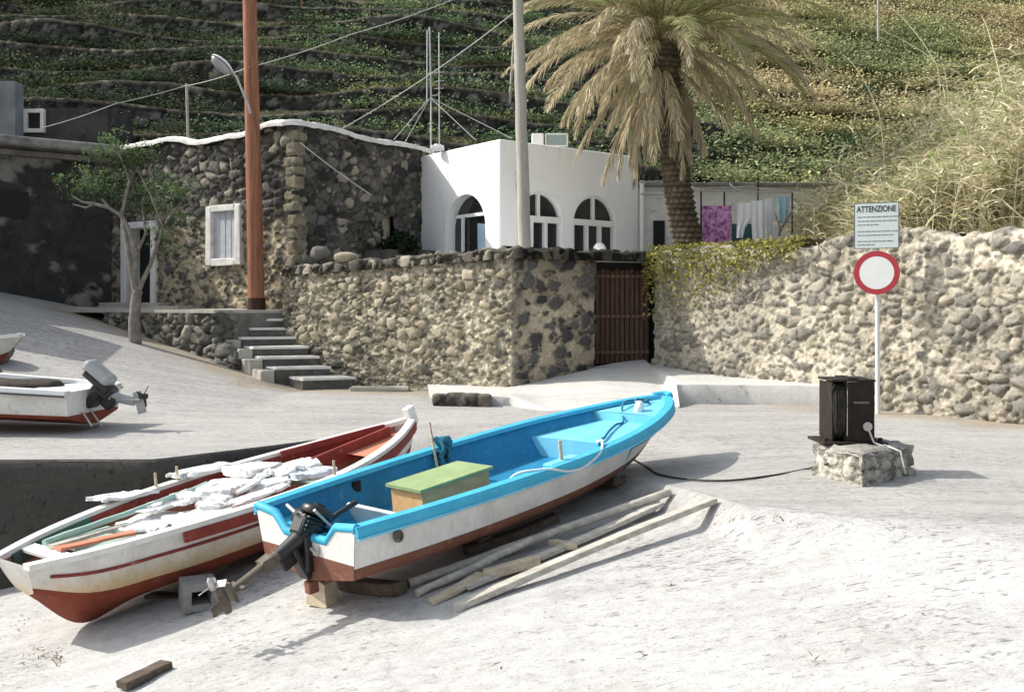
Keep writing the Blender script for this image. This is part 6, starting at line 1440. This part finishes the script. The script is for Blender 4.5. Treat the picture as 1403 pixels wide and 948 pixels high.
m.add([c - X * .10 - Y * .05, c + X * .10 - Y * .05, c + X * .10 + Y * .12, c - X * .10 + Y * .12, c - X * .075 - Y * .02 + UZ * .20, c + X * .05 - Y * .02 + UZ * .15, c + X * .05 + Y * .10 + UZ * .16, c - X * .075 + Y * .10 + UZ * .205], [(3, 2, 1, 0), (4, 5, 6, 7), (0, 1, 5, 4), (1, 2, 6, 5), (2, 3, 7, 6), (3, 0, 4, 7)])
o = m.build('wooden_wedge', MAT['palewood'], loc=c); tag(o, 'pale wooden chock wedged under the stern of the blue boat', 'chock')
c = G(276, 836); X = Vector((.90, .43, 0)); Y = Vector((-.43, .90, 0)); bb_ = thing('hollow_block', 'grey hollow concrete block propping up the red boat', 'block', c); m = MB()
for (dx, dz, sx_, sz_) in ((-.10, .10, .055, .20), (.10, .10, .055, .20), (0, .025, .145, .05), (0, .175, .145, .05)): m.box(c + X * dx + UZ * dz + Y * .12, (sx_, .30, sz_), (X, Y, UZ), 0, .003, .006)
m.build('body', MAT['breeze'], bb_)
m = MB(); m.box(c + UZ * .10 + Y * .2, (.15, .03, .10), (X, Y, UZ)); m.build('hollow_dark', MAT['dark'], bb_)  # near-black box stands in for the darkness inside the hollow
# two more supports under the red boat, hidden in its shadow
plank('roller_plank', Gp(120, 850, .04) + Vector((.35, .35, .02)), Gp(120, 850, .04) + Vector((.75, .2, .04)), .14, .10, MAT['darkwood'], 'dark skid block in the shadow under the stern of the red boat', 'timber', 'skids under the red boat')
# dry weed tufts and twigs on the concrete
wB, wD, wL, wC = [], [], [], []
for (px, py, n_, s_) in ((82, 900, 90, .12), (1228, 720, 26, .09), (1030, 708, 22, .12), (1075, 706, 14, .08), (895, 890, 14, .06), (920, 800, 10, .05), (1140, 905, 8, .06), (60, 893, 30, .1), (700, 915, 8, .05), (1290, 845, 8, .05), (40, 850, 30, .12)):
    q = G(px, py); wB.append(np.array(q) + rng.normal(size=(n_, 3)) * np.array([s_, s_, 0])); wD.append(rng.normal(size=(n_, 3)) * np.array([1, 1, .2]) + np.array([0, 0, .25])); wL.append(rng.uniform(.015, .06, n_)); wC.append(np.array([.17, .13, .07]) * rng.uniform(.4, 1.4, (n_, 1)))
o = blades('dry_weeds', np.concatenate(wB), np.concatenate(wD), np.concatenate(wL), .004, np.concatenate(wC), .3, 2); tag(o, 'scattered dry twigs and weed tufts on the concrete', 'weeds', None, 'stuff')

# ------------------------------------------------------------------ sky, sun, camera
w = bpy.data.worlds.new('World'); sc.world = w; w.use_nodes = True; nt = w.node_tree; bg = nt.nodes['Background']
sky = nt.nodes.new('ShaderNodeTexSky'); sky.sky_type = 'NISHITA'; sky.sun_disc = False
el = math.asin(-SUN.z); sky.sun_elevation = el; sky.sun_rotation = math.atan2(-SUN.x, -SUN.y); sky.air_density = 1.4; sky.dust_density = 3.0
hs = nt.nodes.new('ShaderNodeHueSaturation'); hs.inputs['Saturation'].default_value = .55; hs.inputs['Value'].default_value = 1.42; nt.links.new(sky.outputs[0], hs.inputs['Color']); nt.links.new(hs.outputs[0], bg.inputs['Color']); bg.inputs['Strength'].default_value = .15
sl = bpy.data.lights.new('sun', 'SUN'); sl.energy = 4.9; sl.angle = math.radians(.5); sl.color = (1.0, .96, .885)
so = bpy.data.objects.new('sun', sl); COL.objects.link(so); so.rotation_euler = SUN.to_track_quat('-Z', 'Y').to_euler()
cam = bpy.data.cameras.new('camera'); cam.sensor_width = 36; cam.lens = F / 1403 * 36; cam.shift_y = -(474 - HZ) / 1403; cam.clip_end = 1000
co = bpy.data.objects.new('camera', cam); COL.objects.link(co); co.location = (0, 0, EYE); co.rotation_euler = (math.pi / 2, 0, 0); sc.camera = co
sc.view_settings.view_transform = 'Standard'; sc.view_settings.look = 'None'; sc.view_settings.exposure = 0; sc.view_settings.gamma = 1
sc.render.engine = 'CYCLES'; sc.cycles.max_bounces = 6; sc.cycles.diffuse_bounces = 4
